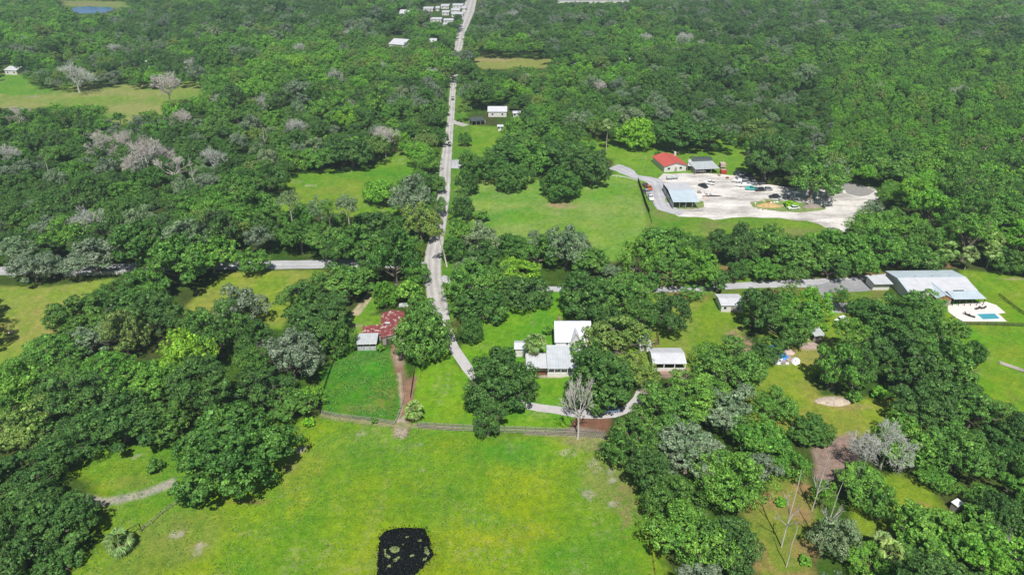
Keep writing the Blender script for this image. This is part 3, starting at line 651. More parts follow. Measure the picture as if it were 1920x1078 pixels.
pl = empty('swimming_pool', p3, 0, 'blue swimming pool in the cream terrace', 'pool')
MB().face([(q - p3) + Vector((0, 0, .075)) for q in (p3, p2, p1, p0)]).build('water', pw, pl)
cpg = MB()
for q, r_ in ((p3, p2), (p2, p1), (p1, p0), (p0, p3)):
    d = (r_ - q).normalized(); nn = Vector((d.y, -d.x, 0)) * .35; cpg.slab(q - p3 + Vector((0, 0, .09)), q - p3 + nn + Vector((0, 0, .09)), r_ - p3 + nn + Vector((0, 0, .09)), r_ - p3 + Vector((0, 0, .09)), .03)
cpg.build('coping', M['white_paint'], pl)
for i, (px, py, rz, lab) in enumerate(((1815, 592, .6, 'dark sun lounger at the left of the pool'), (1824, 595, .9, 'dark sun lounger nearest the left corner of the pool'), (1831, 580, -1.2, 'dark sun lounger above the pool, left of two'), (1841, 579, -1.4, 'dark sun lounger above the pool, right of two'))):
    p = gp(px, py); r0 = empty('sun_lounger', (p.x, p.y, .052), rz, lab, 'lounger', 'sun loungers on the pool terrace')
    MB().box(-.35, .35, -.6, .7, .3, .38).build('seat', M['dark_wood'], r0); MB().slab((-.35, .7, .38), (.35, .7, .38), (.35, 1.25, .85), (-.35, 1.25, .85), .07).build('backrest', M['dark_wood'], r0)
    for x in (-.3, .3):
        for y in (-.5, .6): MB().box(x - .03, x + .03, y - .03, y + .03, 0, .3).build('leg', M['dark_wood'], r0)

for x in (W * .3, W * .55, W * .8): MB().box(x - .25, x + .25, D / 2 + .8, D / 2 + 1.3, 3.9, 4.5).build('roof_vent', M['grey_metal'], ph)
MB().box(a.x + 2, b_.x - 5, -.02, .22, 3.16, 3.42).build('painted_gap_shade', M['inside'], ph)  # solid box above the porch roof; a gap's shade put into its colour
# cottage, junk shed
ct, W, D = place('cottage', 'small white cottage with pale metal roof beside the lane', 'cottage', (1352, 573), (1398, 573), (1349, 551), 2.5)
gable(ct, 0, W, 0, D, 2.5, 3.1, M['white_metal'], M['white_wall']); window(ct, 1, 1, 1, 1, .35); window(ct, W - 2.5, 1, 1, 1, .35); door(ct, W * .45, .9, 2, .35)
c2, W, D = place('garage', 'low pale garage roof mostly hidden by the tall oak right of the cottage', 'garage', (1400, 556), (1418, 555), (1398, 547), 2.6)
gable(c2, 0, W, 0, D, 2.6, 3.2, M['white_metal'], M['white_wall'])
js, W, D = place('junk_shed', 'ramshackle grey metal roofed shed beside the wooden pallets', 'shed', (1528, 630), (1549, 628), (1520, 616), 2.4)
shedroof(js, 0, W, 0, D, 2.3, 2.7, M['grey_metal']); posts(js, .15, W - .15, .15, D - .2, 2.3, 3)
MB().box(.2, W - .2, .9, 1.0, 0, 1.4).build('front_wall', M['grey_wood'], js); MB().box(.2, .3, 1.1, D - .3, 0, 2.2).build('side_wall', M['dark_wood'], js)
rngj = random.Random(4)
def pallet(px, py, rz, mat, label, w_=1.6, d_=1.3, z=0, group=None):
    p = gp(px, py); r0 = empty('pallet', (p.x, p.y, z), rz, label, 'pallet', group)
    s = MB()
    for i in range(6): y = -d_ / 2 + i * d_ / 5.4; s.box(-w_ / 2, w_ / 2, y, y + d_ * .12, .12, .15)
    s.build('slats', mat, r0); s = MB()
    for i in (-1, 0, 1): s.box(i * w_ * .45 - .05, i * w_ * .45 + .05, -d_ / 2, d_ / 2, 0, .118)
    s.build('bearers', mat, r0)
M['pinkwood'] = simple('bleached_pink_wood', (.50, .38, .34), .9, var=.25, scale=2)
for px, py, rz in ((1506, 652, .1), (1515, 652, .2), (1525, 652, 0), (1508, 645, .4), (1518, 646, .1), (1527, 645, .3), (1511, 637, .8), (1505, 633, .2)):
    pallet(px, py, rz, M['pinkwood'], 'bleached wooden pallet laid out beside the ramshackle shed', 1.5, 1.4, 0.004, 'pallets beside the ramshackle shed')
M['bluetarp'] = simple('bright_blue_tarpaulin', (.02, .22, .72), .5, var=.2, scale=1); M['paletarp'] = simple('pale_grey_tarpaulin', (.60, .62, .68), .6, var=.25, scale=1.5)
def lumpy(name, px, py, rx, ry, h, mat, label, cat, seed=1, group=None, rz=0):
    p = gp(px, py); rs = np.random.RandomState(seed); V = []; F = []; nr_, na = 6, 14
    for i in range(nr_ + 1):
        for k in range(na):
            r_ = i / nr_; a_ = k * 2 * math.pi / na; q = 1 + .22 * rs.rand() * r_
            V.append((rx * r_ * q * math.cos(a_), ry * r_ * q * math.sin(a_), max(0.0, h * (1 - r_ ** 2) * (.7 + .5 * rs.rand())) if i < nr_ else -.02))
    for i in range(nr_):
        for k in range(na): F.append((i * na + k, (i + 1) * na + k, (i + 1) * na + (k + 1) % na, i * na + (k + 1) % na))
    o = bpy.data.objects.new(name, mesh_np(name, V, F, [mat])); COL.objects.link(o); o.location = (p.x, p.y, 0); o.rotation_euler = (0, 0, rz)
    tag(o, label, cat, group); return o
lumpy('tarpaulin', 1468, 668, 1.3, 1.6, .9, M['bluetarp'], 'bright blue crumpled tarpaulin over a heap at the lawn edge', 'tarpaulin', 2)
lumpy('tarpaulin', 1456, 674, 1.2, 2.2, .5, M['paletarp'], 'pale grey blue tarpaulin spread left of the bright blue one', 'tarpaulin', 3)
lumpy('tarpaulin', 1449, 656, .8, 1.8, 1.2, M['bluetarp'], 'second blue tarpaulin standing tall under the dark tree', 'tarpaulin', 4)
lumpy('rubbish_heap', 1480, 660, 1.5, 1.4, .5, M['pinkwood'], 'pinkish heap of boards behind the blue tarpaulin', 'heap', 5)
for k in range(9):
    p = gp(rngj.uniform(1447, 1482), rngj.uniform(672, 683)); s = rngj.uniform(.2, .45)
    o = MB().box(-s, s, -s * .7, s * .7, 0, s).box(-s * .8, s * .8, -s * .5, s * .5, s, s * 1.1).build('crate', rngj.choice([M['white_paint'], M['pinkwood'], M['grey_wood']])); o.location = (p.x, p.y, 0); o.rotation_euler[2] = rngj.uniform(0, 3)
    tag(o, 'small discarded box lying in front of the blue tarpaulin', 'box', 'boxes around the blue tarpaulin')
lumpy('soil_heap', 1440, 386, 5, 2.2, 1.1, simple('yellow_brown_mulch', (.46, .32, .14), 1, var=.4, scale=1.2), 'yellowish brown mulch heap on the grass island of the gravel yard', 'heap', 6)
lumpy('brush_pile', 1522, 388, 4, 2.0, 1.3, simple('grey_brush', (.26, .22, .19), 1, var=.5, scale=1.5), 'grey brown brush pile at the foot of the island oak', 'heap', 7)
lumpy('brush_pile', 1562, 752, 4.2, 1.8, .5, simple('pale_brush', (.46, .38, .30), 1, var=.5, scale=1.5), 'flat pale pile of cut branches on the lower lawn', 'heap', 8)
wsd, W, D = place('small_shed', 'tiny white roofed shed among the trees at the lower right', 'shed', (1796, 950), (1808, 943), (1788, 938), 2.0)
shedroof(wsd, 0, W, 0, D, 2.0, 2.1, M['white_paint']); MB().box(.15, W - .15, .15, D - .15, 0, 1.9).build('wall', M['grey_wood'], wsd)

# far houses
def farhouse(label, FL, FR, BL, h=3.2, ridge=5.0, roof='white_metal', axis='x', name='distant_house', cat='house', group=None):
    r0, W, D = place(name, label, cat, FL, FR, BL, h, group)
    gable(r0, 0, W, 0, D, h, ridge, M[roof], M['white_wall'], axis=axis, over=.4)
    n = max(2, int(W / 4))
    for i in range(n): window(r0, W * (i + .5) / n - .6, 1.1, 1.3, 1.2, .4)
    return r0
farhouse('large white house among trees left of the upper road', (728, 83), (757, 85), (730, 74), 5.5, 8.5)
farhouse('white gabled house right of the road near the parked cars', (914, 210), (951, 210), (914, 202), 3.2, 5.2)
farhouse('small white outbuilding right of the white gabled house', (961, 213), (977, 213), (961, 209), 2.6, 3.4)
farhouse('small white shed below the white gabled house', (932, 238), (944, 238), (932, 234), 2.4, 3.0)
farhouse('long white trailer house in the upper right wood', (1171, 112), (1195, 113), (1171, 108), 3.2, 4.0)
farhouse('short white trailer left of the long one in the upper right wood', (1075, 121), (1089, 122), (1075, 117), 3.0, 3.6)
farhouse('far white cabin almost lost in the upper right wood, left of two', (1413, 73), (1425, 72), (1413, 68), 3.0, 4.2)
farhouse('far tan cabin almost lost in the upper right wood, right of two', (1456, 73), (1476, 74), (1456, 68), 3.0, 4.2, 'grey_metal')
farhouse('white house at the far left edge beyond the meadow', (6, 132), (30, 133), (4, 124), 3.2, 5.0)
farhouse('white house with dark carport at the top of the left meadow', (107, 126), (124, 127), (106, 117), 3.6, 5.4)
farhouse('half hidden white house behind the bare trees of the left meadow', (270, 116), (292, 117), (270, 110), 3.2, 4.6)
farhouse('tiny white house high in the upper left wood', (697, 24), (712, 24), (697, 20), 3.2, 4.4)
farhouse('white house left of the row of white trailers', (747, 28), (766, 28), (747, 20), 4, 7)
farhouse('white house partly hidden below the trees left of the road bend', (804, 79), (818, 79), (804, 73), 3.2, 4.8)
TRL = ((793, 812, 17), (816, 824, 16), (826, 842, 12), (848, 868, 11), (845, 862, 20), (828, 842, 24), (806, 828, 37), (831, 850, 39), (830, 840, 47), (866, 874, 16), (846, 868, 27))
for k, (x0, x1, y) in enumerate(TRL):
    farhouse(['first', 'second', 'third', 'fourth', 'fifth', 'sixth', 'seventh', 'eighth', 'ninth', 'tenth', 'eleventh'][sorted(v_[0] for v_ in TRL).index(x0)] + ' white trailer home from the left beside the far end of the road', (x0, y), (x1, y), (x0, y - 4), 3.2, 4.0, name='trailer_home', cat='trailer home', group='white trailer homes beside the far road')
farhouse('long pale warehouse roof on the top edge of the photo', (1045, 1), (1180, 1), (1045, -5), 6, 7, name='warehouse', cat='warehouse')
cp2, W, D = place('open_carport', 'dark low carport with parked cars below the white gabled house', 'carport', (884, 228), (910, 226), (890, 220), 2.6)
shedroof(cp2, 0, W, 0, D, 2.6, 2.8, M['dark_roof']); posts(cp2, .2, W - .2, .2, D - .2, 2.6, 4)

# ------------------------------------------------------------------ vehicles
M['tyre'] = simple('black_tyre', (.02, .02, .02), .8, var=.1)
def paint_mat(name, c):
    m, t, b = mat_new(name); b.inputs['Base Color'].default_value = (*c, 1); b.inputs['Roughness'].default_value = .45; b.inputs['Coat Weight'].default_value = .15; return m
P_ = {k: paint_mat('car_paint_' + k, c) for k, c in {'white': (.78, .78, .78), 'black': (.02, .02, .025), 'teal': (.05, .42, .40), 'red': (.50, .03, .03), 'orange': (.45, .12, .04), 'grey': (.28, .29, .31), 'blue': (.20, .32, .48), 'pale': (.60, .66, .58)}.items()}
def vehicle(px, py, head, colour, label, kind='car', L_=4.6, W_=1.85, cat='car', group=None, name=None):
    p = gp(px, py); r0 = empty(name or {'car': 'parked_car', 'pickup': 'pickup_truck', 'flatbed': 'flatbed_truck'}[kind], (p.x, p.y, .024), R_(head), label, cat, group)
    w2 = W_ / 2; bd = MB(); l2 = L_ / 2
    prof = {'car': [(-l2, .35), (-l2, .85), (-l2 + .9, 1.0), (l2 - .7, .95), (l2, .8), (l2, .35)], 'pickup': [(-l2, .4), (-l2, .9), (-l2 + 1.2, 1.1), (l2, 1.1), (l2, .45)], 'flatbed': [(-l2, .5), (-l2, 1.1), (-l2 + 1.0, 1.25), (-.5, 1.25), (-.5, .8), (l2, .8), (l2, .5)]}[kind]
    n = len(prof); b0 = len(bd.v)
    for s in (-1, 1):
        bd.v += [(s * w2 * (.94 if z > .8 else 1), -y, z) for y, z in prof]
    for i in range(n): j = (i + 1) % n; bd.f.append((i, j, n + j, n + i)); bd.sm.append(False)
    bd.f.append(tuple(range(n))[::-1]); bd.f.append(tuple(range(n, 2 * n))); bd.sm += [False, False]
    body = bd.build('body', P_[colour], r0)
    c0, c1 = {'car': (-1.1, 1.6), 'pickup': (-.9, .8), 'flatbed': (-l2 + .9, -.6)}[kind]; zb = {'car': .95, 'pickup': 1.08, 'flatbed': 1.22}[kind]; zt = zb + .55
    gl = MB(); gl.hull8([(-w2 * .9, -c1, zb), (w2 * .9, -c1, zb), (w2 * .9, -c0, zb), (-w2 * .9, -c0, zb), (-w2 * .74, -c1 + .35, zt), (w2 * .74, -c1 + .35, zt), (w2 * .74, -c0 - .4, zt), (-w2 * .74, -c0 - .4, zt)]); gl.build('windows', M['glass'], r0)
    MB().box(-w2 * .76, w2 * .76, -c1 + .33, -c0 - .38, zt + .003, zt + .06).build('roof', P_[colour], r0)
    if kind == 'pickup': MB().box(-w2 * .8, w2 * .8, -l2 + .15, -.95, 1.103, 1.12).build('bed_liner', M['tyre'], r0)
    if kind == 'flatbed':
        MB().box(-w2, w2, -l2, .4, .82, .95).build('flat_bed', M['dark_wood'], r0)
    for s in (-1, 1):
        for y in (-l2 + .85, l2 - .85):
            wh = MB().tube([(s * (w2 - .22), y, .33), (s * (w2 + .02), y, .33)], .34, 12).build('wheel', M['tyre'], r0)
            MB().tube([(s * (w2 + .022), y, .33), (s * (w2 + .035), y, .33)], .18, 8).build('rim', M['grey_metal'], wh)
        MB().box(s * w2 * .72 - .16, s * w2 * .72 + .16, l2 - .02, l2 + .02, .62, .78).build('headlight', M['white_paint'], r0)
    return r0
vehicle(1219, 373, 185, 'white', 'white pickup truck parked beside the dark screen fence, nearest the camera', 'pickup', 5.6, 2.0, 'pickup')
vehicle(1214, 353, 190, 'orange', 'rusty orange flatbed truck parked behind the white pickup by the screen fence', 'flatbed', 7.5, 2.3, 'truck')
vehicle(1212, 362, 190, 'grey', 'dark grey car squeezed between the white pickup and the orange flatbed', 'car')
vehicle(1409, 356, 80, 'teal', 'teal pickup truck at the lower right of the machine row in the gravel yard', 'pickup', 5.2, 2.0, 'pickup')
vehicle(1425, 358, 100, 'black', 'black car right of the teal pickup', 'car')
vehicle(1313, 323, 95, 'white', 'small white car nosing out of the grey open carport', 'car')
vehicle(1487, 392, 100, 'pale', 'pale green white car on the grass island of the gravel yard', 'car', 5, 2)
vehicle(1452, 371, 95, 'black', 'dark car in the shade at the left foot of the island oak', 'car')
vehicle(843, 273, 184, 'black', 'dark car driving on the long road above the crossroads', 'car', 4.6, 1.9)
vehicle(849, 187, 184, 'black', 'distant dark car on the upper part of the long road', 'car', 4.6, 1.9)
vehicle(1565, 580, 70, 'black', 'black car parked under the slender tree at the motor court', 'car')
vehicle(1577, 603, 120, 'white', 'white car in the deep tree shade below the motor court', 'car')
vehicle(1143, 771, 100, 'blue', 'silver blue car parked under the smooth round green tree', 'car')
vehicle(887, 229, 100, 'white', 'white car parked at the left end of the dark low carport', 'car')
vehicle(903, 231, 100, 'grey', 'grey car parked at the right of the dark low carport', 'car')
vehicle(1398, 335, 95, 'grey', 'long grey trailer truck in the shade at the top of the machine row', 'flatbed', 9, 2.4, 'truck')
vehicle(1402, 344, 95, 'grey', 'grey flatbed truck between the white boat and the dark shade', 'flatbed', 8, 2.4, 'truck')
for a_ in ((1318, 351, 30, 'black', 'dark car tucked behind the right side of the machinery shelter', 'car', 4.6, 1.85, 'car'), (1392, 328, 85, 'black', 'black lorry at the very top of the machine row', 'flatbed', 8, 2.4, 'truck'), (1418, 345, 100, 'grey', 'grey lorry in tree shade at the right end of the machine row', 'flatbed', 8, 2.4, 'truck'), (1438, 357, 95, 'grey', 'grey car in tree shade right of the black car', 'car', 4.6, 1.85, 'car'), (1330, 345, 60, 'white', 'white pickup alone on the gravel between shelter and machine row', 'pickup', 5.4, 2, 'pickup')):
    vehicle(a_[0], a_[1], a_[2], a_[3], a_[4], a_[5], a_[6], a_[7], a_[8])
rc = random.Random(21)
for k in range(14):
    px, py = rc.choice([(1316, 362), (1326, 366), (1262, 332), (1343, 330), (1368, 334), (1470, 372), (1445, 378)]); px += rc.uniform(-8, 8); py += rc.uniform(-4, 4)
    p = gp(px, py); s = rc.uniform(.4, .9); o = MB().box(-s, s, -s * .6, s * .6, 0, s * .9).box(-s * .7, s * .7, -s * .65, s * .65, s * .9, s * 1.05).build('crate', rc.choice([M['dark_wood'], M['grey_wood'], M['white_wall'], M['grey_metal'], M['brown_wood']])); o.location = (p.x, p.y, .02); o.rotation_euler[2] = rc.uniform(0, 3)
    tag(o, 'small crate among the clutter scattered over the white gravel yard', 'crate', 'crates in the gravel yard')
def boat(px, py, head, label, L_=6.5, W_=2.3):
    p = gp(px, py); r0 = empty('motor_boat', (p.x, p.y, .3), R_(head), label, 'boat')
    h = MB(); secs = [(-L_ / 2, .9, .5), (-L_ / 6, 1, .55), (L_ / 5, .85, .6), (L_ / 2.6, .45, .7), (L_ / 2, .05, .8)]; V = []
    for y, w_, z in secs: V.append([(-W_ / 2 * w_, y, z + .4), (-W_ / 3 * w_, y, .15), (W_ / 3 * w_, y, .15), (W_ / 2 * w_, y, z + .4)])
    for i in range(len(V) - 1):
        for k in range(3): h.face([V[i][k], V[i][k + 1], V[i + 1][k + 1], V[i + 1][k]], True)
        h.face([V[i][3], V[i][0], V[i + 1][0], V[i + 1][3]])
    h.face(V[0]); h.build('hull', M['white_paint'], r0)
    MB().hull8([(-.8, -1.2, .95), (.8, -1.2, .95), (.7, 1.2, 1.0), (-.7, 1.2, 1.0), (-.65, -.9, 1.7), (.65, -.9, 1.7), (.5, .6, 1.6), (-.5, .6, 1.6)]).build('cabin', M['white_paint'], r0)
    MB().hull8([(-.6, .64, 1.1), (.6, .64, 1.1), (.58, 1.22, 1.02), (-.58, 1.22, 1.02), (-.5, .64, 1.5), (.5, .64, 1.5), (.48, .7, 1.5), (-.48, .7, 1.5)]).build('windscreen', M['glass'], r0)
    MB().box(-.9, .9, -1.8, -1.6, -.27, .2).box(-.9, .9, 1.2, 1.4, -.27, .2).build('trailer', M['dark_wood'], r0)
boat(1386, 343, 75, 'white motor boat on a trailer at the left of the machine row'); boat(1394, 351, 80, 'second white motor boat in front of the first in the gravel yard')
p = gp(1492, 677); r0 = empty('dinghy', (p.x, p.y, .05), -.5, 'small white upturned dinghy right of the blue tarpaulin', 'boat')
lumpy('x', 1492, 677, 1.0, 1.9, .7, M['white_paint'], None, None, 11); dh = bpy.data.objects['x']; dh.name = 'hull'; dh.parent = r0; dh.location = (0, 0, 0)
MB().box(-.05, .05, -1.5, 1.5, .62, .72).build('keel', M['grey_wood'], r0)
p = gp(1356, 325); r0 = empty('skip_container', (p.x, p.y, .02), 0, 'bright red waste container right of the grey open carport', 'container')
MB().hull8([(-1.1, -1, 0), (1.1, -1, 0), (1.1, 1, 0), (-1.1, 1, 0), (-1.3, -1.3, 1.7), (1.3, -1.3, 1.7), (1.3, 1.3, 1.7), (-1.3, 1.3, 1.7)]).build('body', P_['red'], r0)
MB().box(-1.35, 1.35, -1.35, 1.35, 1.703, 1.8).build('rim', P_['red'], r0); MB().box(-1.1, 1.1, -1.1, 1.1, 1.803, 1.83).build('contents', M['grey_wood'], r0)
p = gp(1354, 314); r0 = empty('box_trailer', (p.x, p.y, .02), 0, 'pale box trailer behind the red waste container', 'trailer')
MB().box(-1.2, 1.2, -1.5, 1.5, .5, 2.2).build('body', M['pinkwood'], r0)
for s in (-1, 1): MB().tube([(s * 1.0, 0, .35), (s * 1.25, 0, .35)], .34, 10).build('wheel', M['tyre'], r0)
for i, (px, py, s, lab) in enumerate(((1251, 369, .7, 'pale boulder beside the left side of the machinery shelter'), (1282, 387, .7, 'pale boulder on the grass in front of the machinery shelter, left'), (1300, 385, .5, 'pale boulder on the grass in front of the machinery shelter, right'), (1322, 372, 1.0, 'yellowish boulder at the right corner of the machinery shelter'))):
    lumpy('boulder', px, py, s * 1.2, s, s * .9, M['white_wall'] if i != 3 else M['pinkwood'], lab, 'boulder', 20 + i)
rb = random.Random(8)
for k in range(16):
    px, py = rb.uniform(1412, 1480), rb.uniform(377, 394)
    lumpy('boulder', px, py, rb.uniform(.35, .8), rb.uniform(.3, .6), rb.uniform(.3, .6), rb.choice([M['white_wall'], M['pinkwood'], M['palmdry']]) if 'palmdry' in M else M['pinkwood'], 'small pale rock scattered on the long grass island', 'rock', 40 + k, 'rocks on the long grass island')
lumpy('log_heap', 1336, 368, 4.2, .7, .5, M['dark_wood'], 'long dark low log on the gravel right of the machinery shelter', 'log', 61)
# fences and small things
fence('rail_fence', 'grey wooden rail fence along the bottom of the weedy paddock', [(603, 776), (640, 783), (700, 790), (742, 797)], 1.3, 2.4, (.4, .8, 1.2))
fence('rail_fence', 'grey wooden rail fence between the palm and the dead tree, nearer line', [(783, 803), (850, 808), (985, 813), (1060, 816), (1135, 822)], 1.3, 2.4, (.4, .8, 1.2))
fence('rail_fence', 'grey wooden rail fence between the palm and the dead tree, farther line', [(783, 798), (850, 802), (985, 807), (1060, 810), (1135, 815)], 1.3, 2.4, (.4, .8, 1.2))
fence('rail_fence', 'dark overgrown fence down the left side of the weedy paddock', [(637, 655), (622, 690), (605, 740), (601, 774)], 1.2, 2.2, (.3, .6, .9, 1.1), M['dark_wood'])
fence('rail_fence', 'pale board fence between the weedy paddock and the dirt lane', [(752, 697), (758, 750), (748, 780), (742, 794)], 1.0, 2.0, (.4, .8), M['pale_bark'] if 'pale_bark' in M else None)
fence('screen_fence', 'dark fence on the right side of the reddish dirt lane', [(777, 700), (773, 728), (770, 748)], 1.4, 1.8, (.3, .7, 1.1), M['dark_wood'], panel=True)
fence('screen_fence', 'tall dark screened fence between the big green field and the parked trucks', [(1196, 341), (1203, 362), (1211, 388), (1217, 402)], 2.2, 2.4, (), simple('dark_green_screen', (.03, .05, .03), .9, var=.2), panel=True)
fence('wire_fence', 'thin dark fence continuing below the tall screened fence', [(1217, 403), (1222, 420)], 1.2, 2.4, (.5, 1.0), M['dark_wood'])
fence('board_fence', 'white board fence along the cross road under the grey trees', [(120, 519), (180, 517), (232, 514)], 1.4, 2.4, (.35, .75, 1.15), M['white_paint'])
fence('board_fence', 'low white fence curving along the top of the big green field', [(1148, 331), (1172, 334), (1196, 341)], 1.0, 2.2, (.4, .75), M['white_paint'])
fence('wire_fence', 'thin fence with leaning posts running up to the huge round oak', [(266, 996), (285, 982), (303, 965), (322, 951), (340, 942)], 1.2, 2.4, (.5, 1.0), M['grey_wood'], rt=.03)
fence('wire_fence', 'line of posts along the right pasture edge at the bottom', [(1215, 992), (1221, 1030), (1229, 1085)], 1.2, 1.6, (.5, 1.0), M['brown_wood'] , rt=.03)
fence('mesh_fence', 'dark low fence across the lawn in front of the pool terrace', [(1785, 609), (1850, 610), (1930, 613)], 1.2, 2.4, (.3, .6, .9, 1.15), M['dark_wood'], rt=.03)
fence('mesh_fence', 'dark low fence slanting over the lawn right of the pool terrace', [(1872, 556), (1900, 578), (1935, 604)], 1.2, 2.4, (.3, .6, .9, 1.15), M['dark_wood'], rt=.03)
p = gp(266, 996); r0 = empty('gate_frame', (p.x, p.y, 0), 0, 'dark timber gate frame beside the low bushy palm', 'gate')
q = gp(244, 1008) - p
MB().tube([(0, 0, 0), (0, 0, 2.3)], .1, 6).build('post', M['dark_wood'], r0); MB().tube([(q.x, q.y, 0), (q.x, q.y, 2.3)], .1, 6).build('post', M['dark_wood'], r0); MB().tube([(0, 0, 2.3), (q.x, q.y, 2.3)], .08, 6).build('crossbar', M['dark_wood'], r0)
p = gp(1875, 683); r0 = empty('timber_rails', (p.x, p.y, 0), 0, 'line of long pale timber rails lying on the big right lawn', 'timber'); q = gp(1935, 703) - p
for k in range(3): MB().tube([(k * .1, k * .45, .2 + .1 * k), (q.x, q.y + k * .45, .2 + .1 * k)], .16, 6).build('rail', M['pale_bark'] if 'pale_bark' in M else M['grey_wood'], r0)
for k in range(5): MB().box(q.x * k / 4 - .1, q.x * k / 4 + .1, q.y * k / 4 - .2, q.y * k / 4 + 1.2, 0, .12).build('bearer', M['grey_wood'], r0)
p = gp(1460, 748); MBs = MB(); MBs.tube([(0, 0, -.05), (0, 0, .35), (0, 0, .6)], [.6, .45, .4], 9); o = MBs.build('tree_stump', M['bark']); o.location = (p.x, p.y, 0); tag(o, 'single brown tree stump on the lawn left of the mossy trees', 'stump')
p = gp(20, 622); lumpy('hay_bale', 20, 622, .6, .9, .6, M['pinkwood'], 'small pale hay lump alone on the mown field at the left edge', 'hay', 70)

# ------------------------------------------------------------------ tree prototypes (unit crowns / unit heights)
def quads(C, Nn, S, rs, asp=1.0, drop=None):
    """leaf-clump faces: centres C, normals Nn, sizes S"""
    n = len(C); r = rs.normal(size=(n, 3)); a = np.cross(Nn, r); a /= np.linalg.norm(a, axis=1, keepdims=True) + 1e-9
    if drop is not None: a = drop / np.linalg.norm(drop, axis=1, keepdims=True)
    b = np.cross(Nn, a); b /= np.linalg.norm(b, axis=1, keepdims=True) + 1e-9
    S = S[:, None]; j = lambda: rs.uniform(.65, 1.2, (n, 1))
    V = np.stack([C + a * S * j() * asp, C + b * S * j(), C - a * S * j() * asp, C - b * S * j()], 1).reshape(-1, 3)
    return V, np.arange(n * 4).reshape(n, 4)
def crown_mesh(name, seed, lobes=34, sub=13, leaves=54, leaf=.0195, spread=1.0, moss=0.0, gap=0.0, lob=(.22, .38), cone=0.0, core=34, mod=.13):
    rs = np.random.RandomState(seed)
    L = []; 
    ph = rs.uniform(0, 6.28, 3)
    while len(L) < lobes:
        d = rs.normal(size=3); d /= np.linalg.norm(d)
        if d[2] < -.45 or (d[2] < 0 and rs.rand() < .35): continue
        az = math.atan2(d[1], d[0])
        m = 1 + mod * math.sin(2 * az + ph[0]) + mod * math.sin(3 * az + ph[1])
        r = rs.uniform(.58, .80) * m * spread if rs.rand() < .84 else rs.uniform(.2, .5)
        p = d * r; p[2] = p[2] * (1.0 if p[2] > 0 else .75)
        if cone: p[:2] *= 1 - cone * max(0, p[2])
        lr = rs.uniform(*lob) * (1.05 - .25 * abs(d[2]))
        if any(np.linalg.norm(p - q) < .5 * min(lr, s) for q, s in L): continue
        L.append((p, lr))
    C = []; Nn = []
    LP = np.array([q for q, s in L]); LR = np.array([s for q, s in L])
    for p, lr in L:
        k = sub
        d = rs.normal(size=(k * 3, 3)); d /= np.linalg.norm(d, axis=1, keepdims=True); d = d[d[:, 2] > -.55][:k]
        sc_ = p + d * lr * rs.uniform(.72, .98, (len(d), 1)) * [1, 1, .85]
        for c0, dd in zip(sc_, d):
            e = rs.normal(size=(leaves * 2, 3)); e /= np.linalg.norm(e, axis=1, keepdims=True)
            e = e[(e @ dd) > -.35][:leaves]
            q = c0 + e * lr * .31 * rs.uniform(.6, 1.08, (len(e), 1))
            C.append(q); Nn.append(e * .9 + dd * .5 + rs.normal(size=e.shape) * .45 + [0, 0, .25])
    C = np.concatenate(C); Nn = np.concatenate(Nn)
    dist = np.linalg.norm(C[:, None] - LP[None], axis=2) / LR[None]
    keep = dist.min(1) > .62
    if gap: keep &= rs.rand(len(C)) > gap
    C = C[keep]; Nn = Nn[keep]; Nn /= np.linalg.norm(Nn, axis=1, keepdims=True)
    V, Fq = quads(C, Nn, leaf * rs.uniform(.6, 1.35, len(C)), rs)
    if core:
        d = rs.normal(size=(len(L), core, 3)); d /= np.linalg.norm(d, axis=2, keepdims=True)
        c3 = (LP[:, None] + d * LR[:, None, None] * rs.uniform(.55, .72, (len(L), core, 1))).reshape(-1, 3); d = d.reshape(-1, 3)
        dist = np.linalg.norm(c3[:, None] - LP[None], axis=2) / LR[None]; k_ = dist.min(1) > .5; c3, d = c3[k_], d[k_]
        d = d + rs.normal(size=d.shape) * .35; d /= np.linalg.norm(d, axis=1, keepdims=True)
        V3, F3 = quads(c3, d, max(leaf, .019) * 2.5 * rs.uniform(.8, 1.2, len(c3)), rs); Fq = np.concatenate([Fq, F3 + len(V)]); V = np.concatenate([V, V3])
    mi = np.zeros(len(Fq), int)
    if moss:
        k = rs.choice(len(C), int(len(C) * moss)); c2 = C[k] * [.97, .97, .95] - [0, 0, .06]
        hd = np.tile([0., 0, -1], (len(k), 1)) + rs.normal(size=(len(k), 3)) * .12
        nn = rs.normal(size=(len(k), 3)); nn[:, 2] *= .2; nn /= np.linalg.norm(nn, axis=1, keepdims=True)
        V2, F2 = quads(c2, nn, leaf * rs.uniform(.35, .6, len(k)), rs, asp=3.2, drop=hd)
        Fq = np.concatenate([Fq, F2 + len(V)]); V = np.concatenate([V, V2]); mi = np.concatenate([mi, np.ones(len(F2), int)])
    return mesh_np(name, V, Fq, [M['mid'], M['moss']], mi)
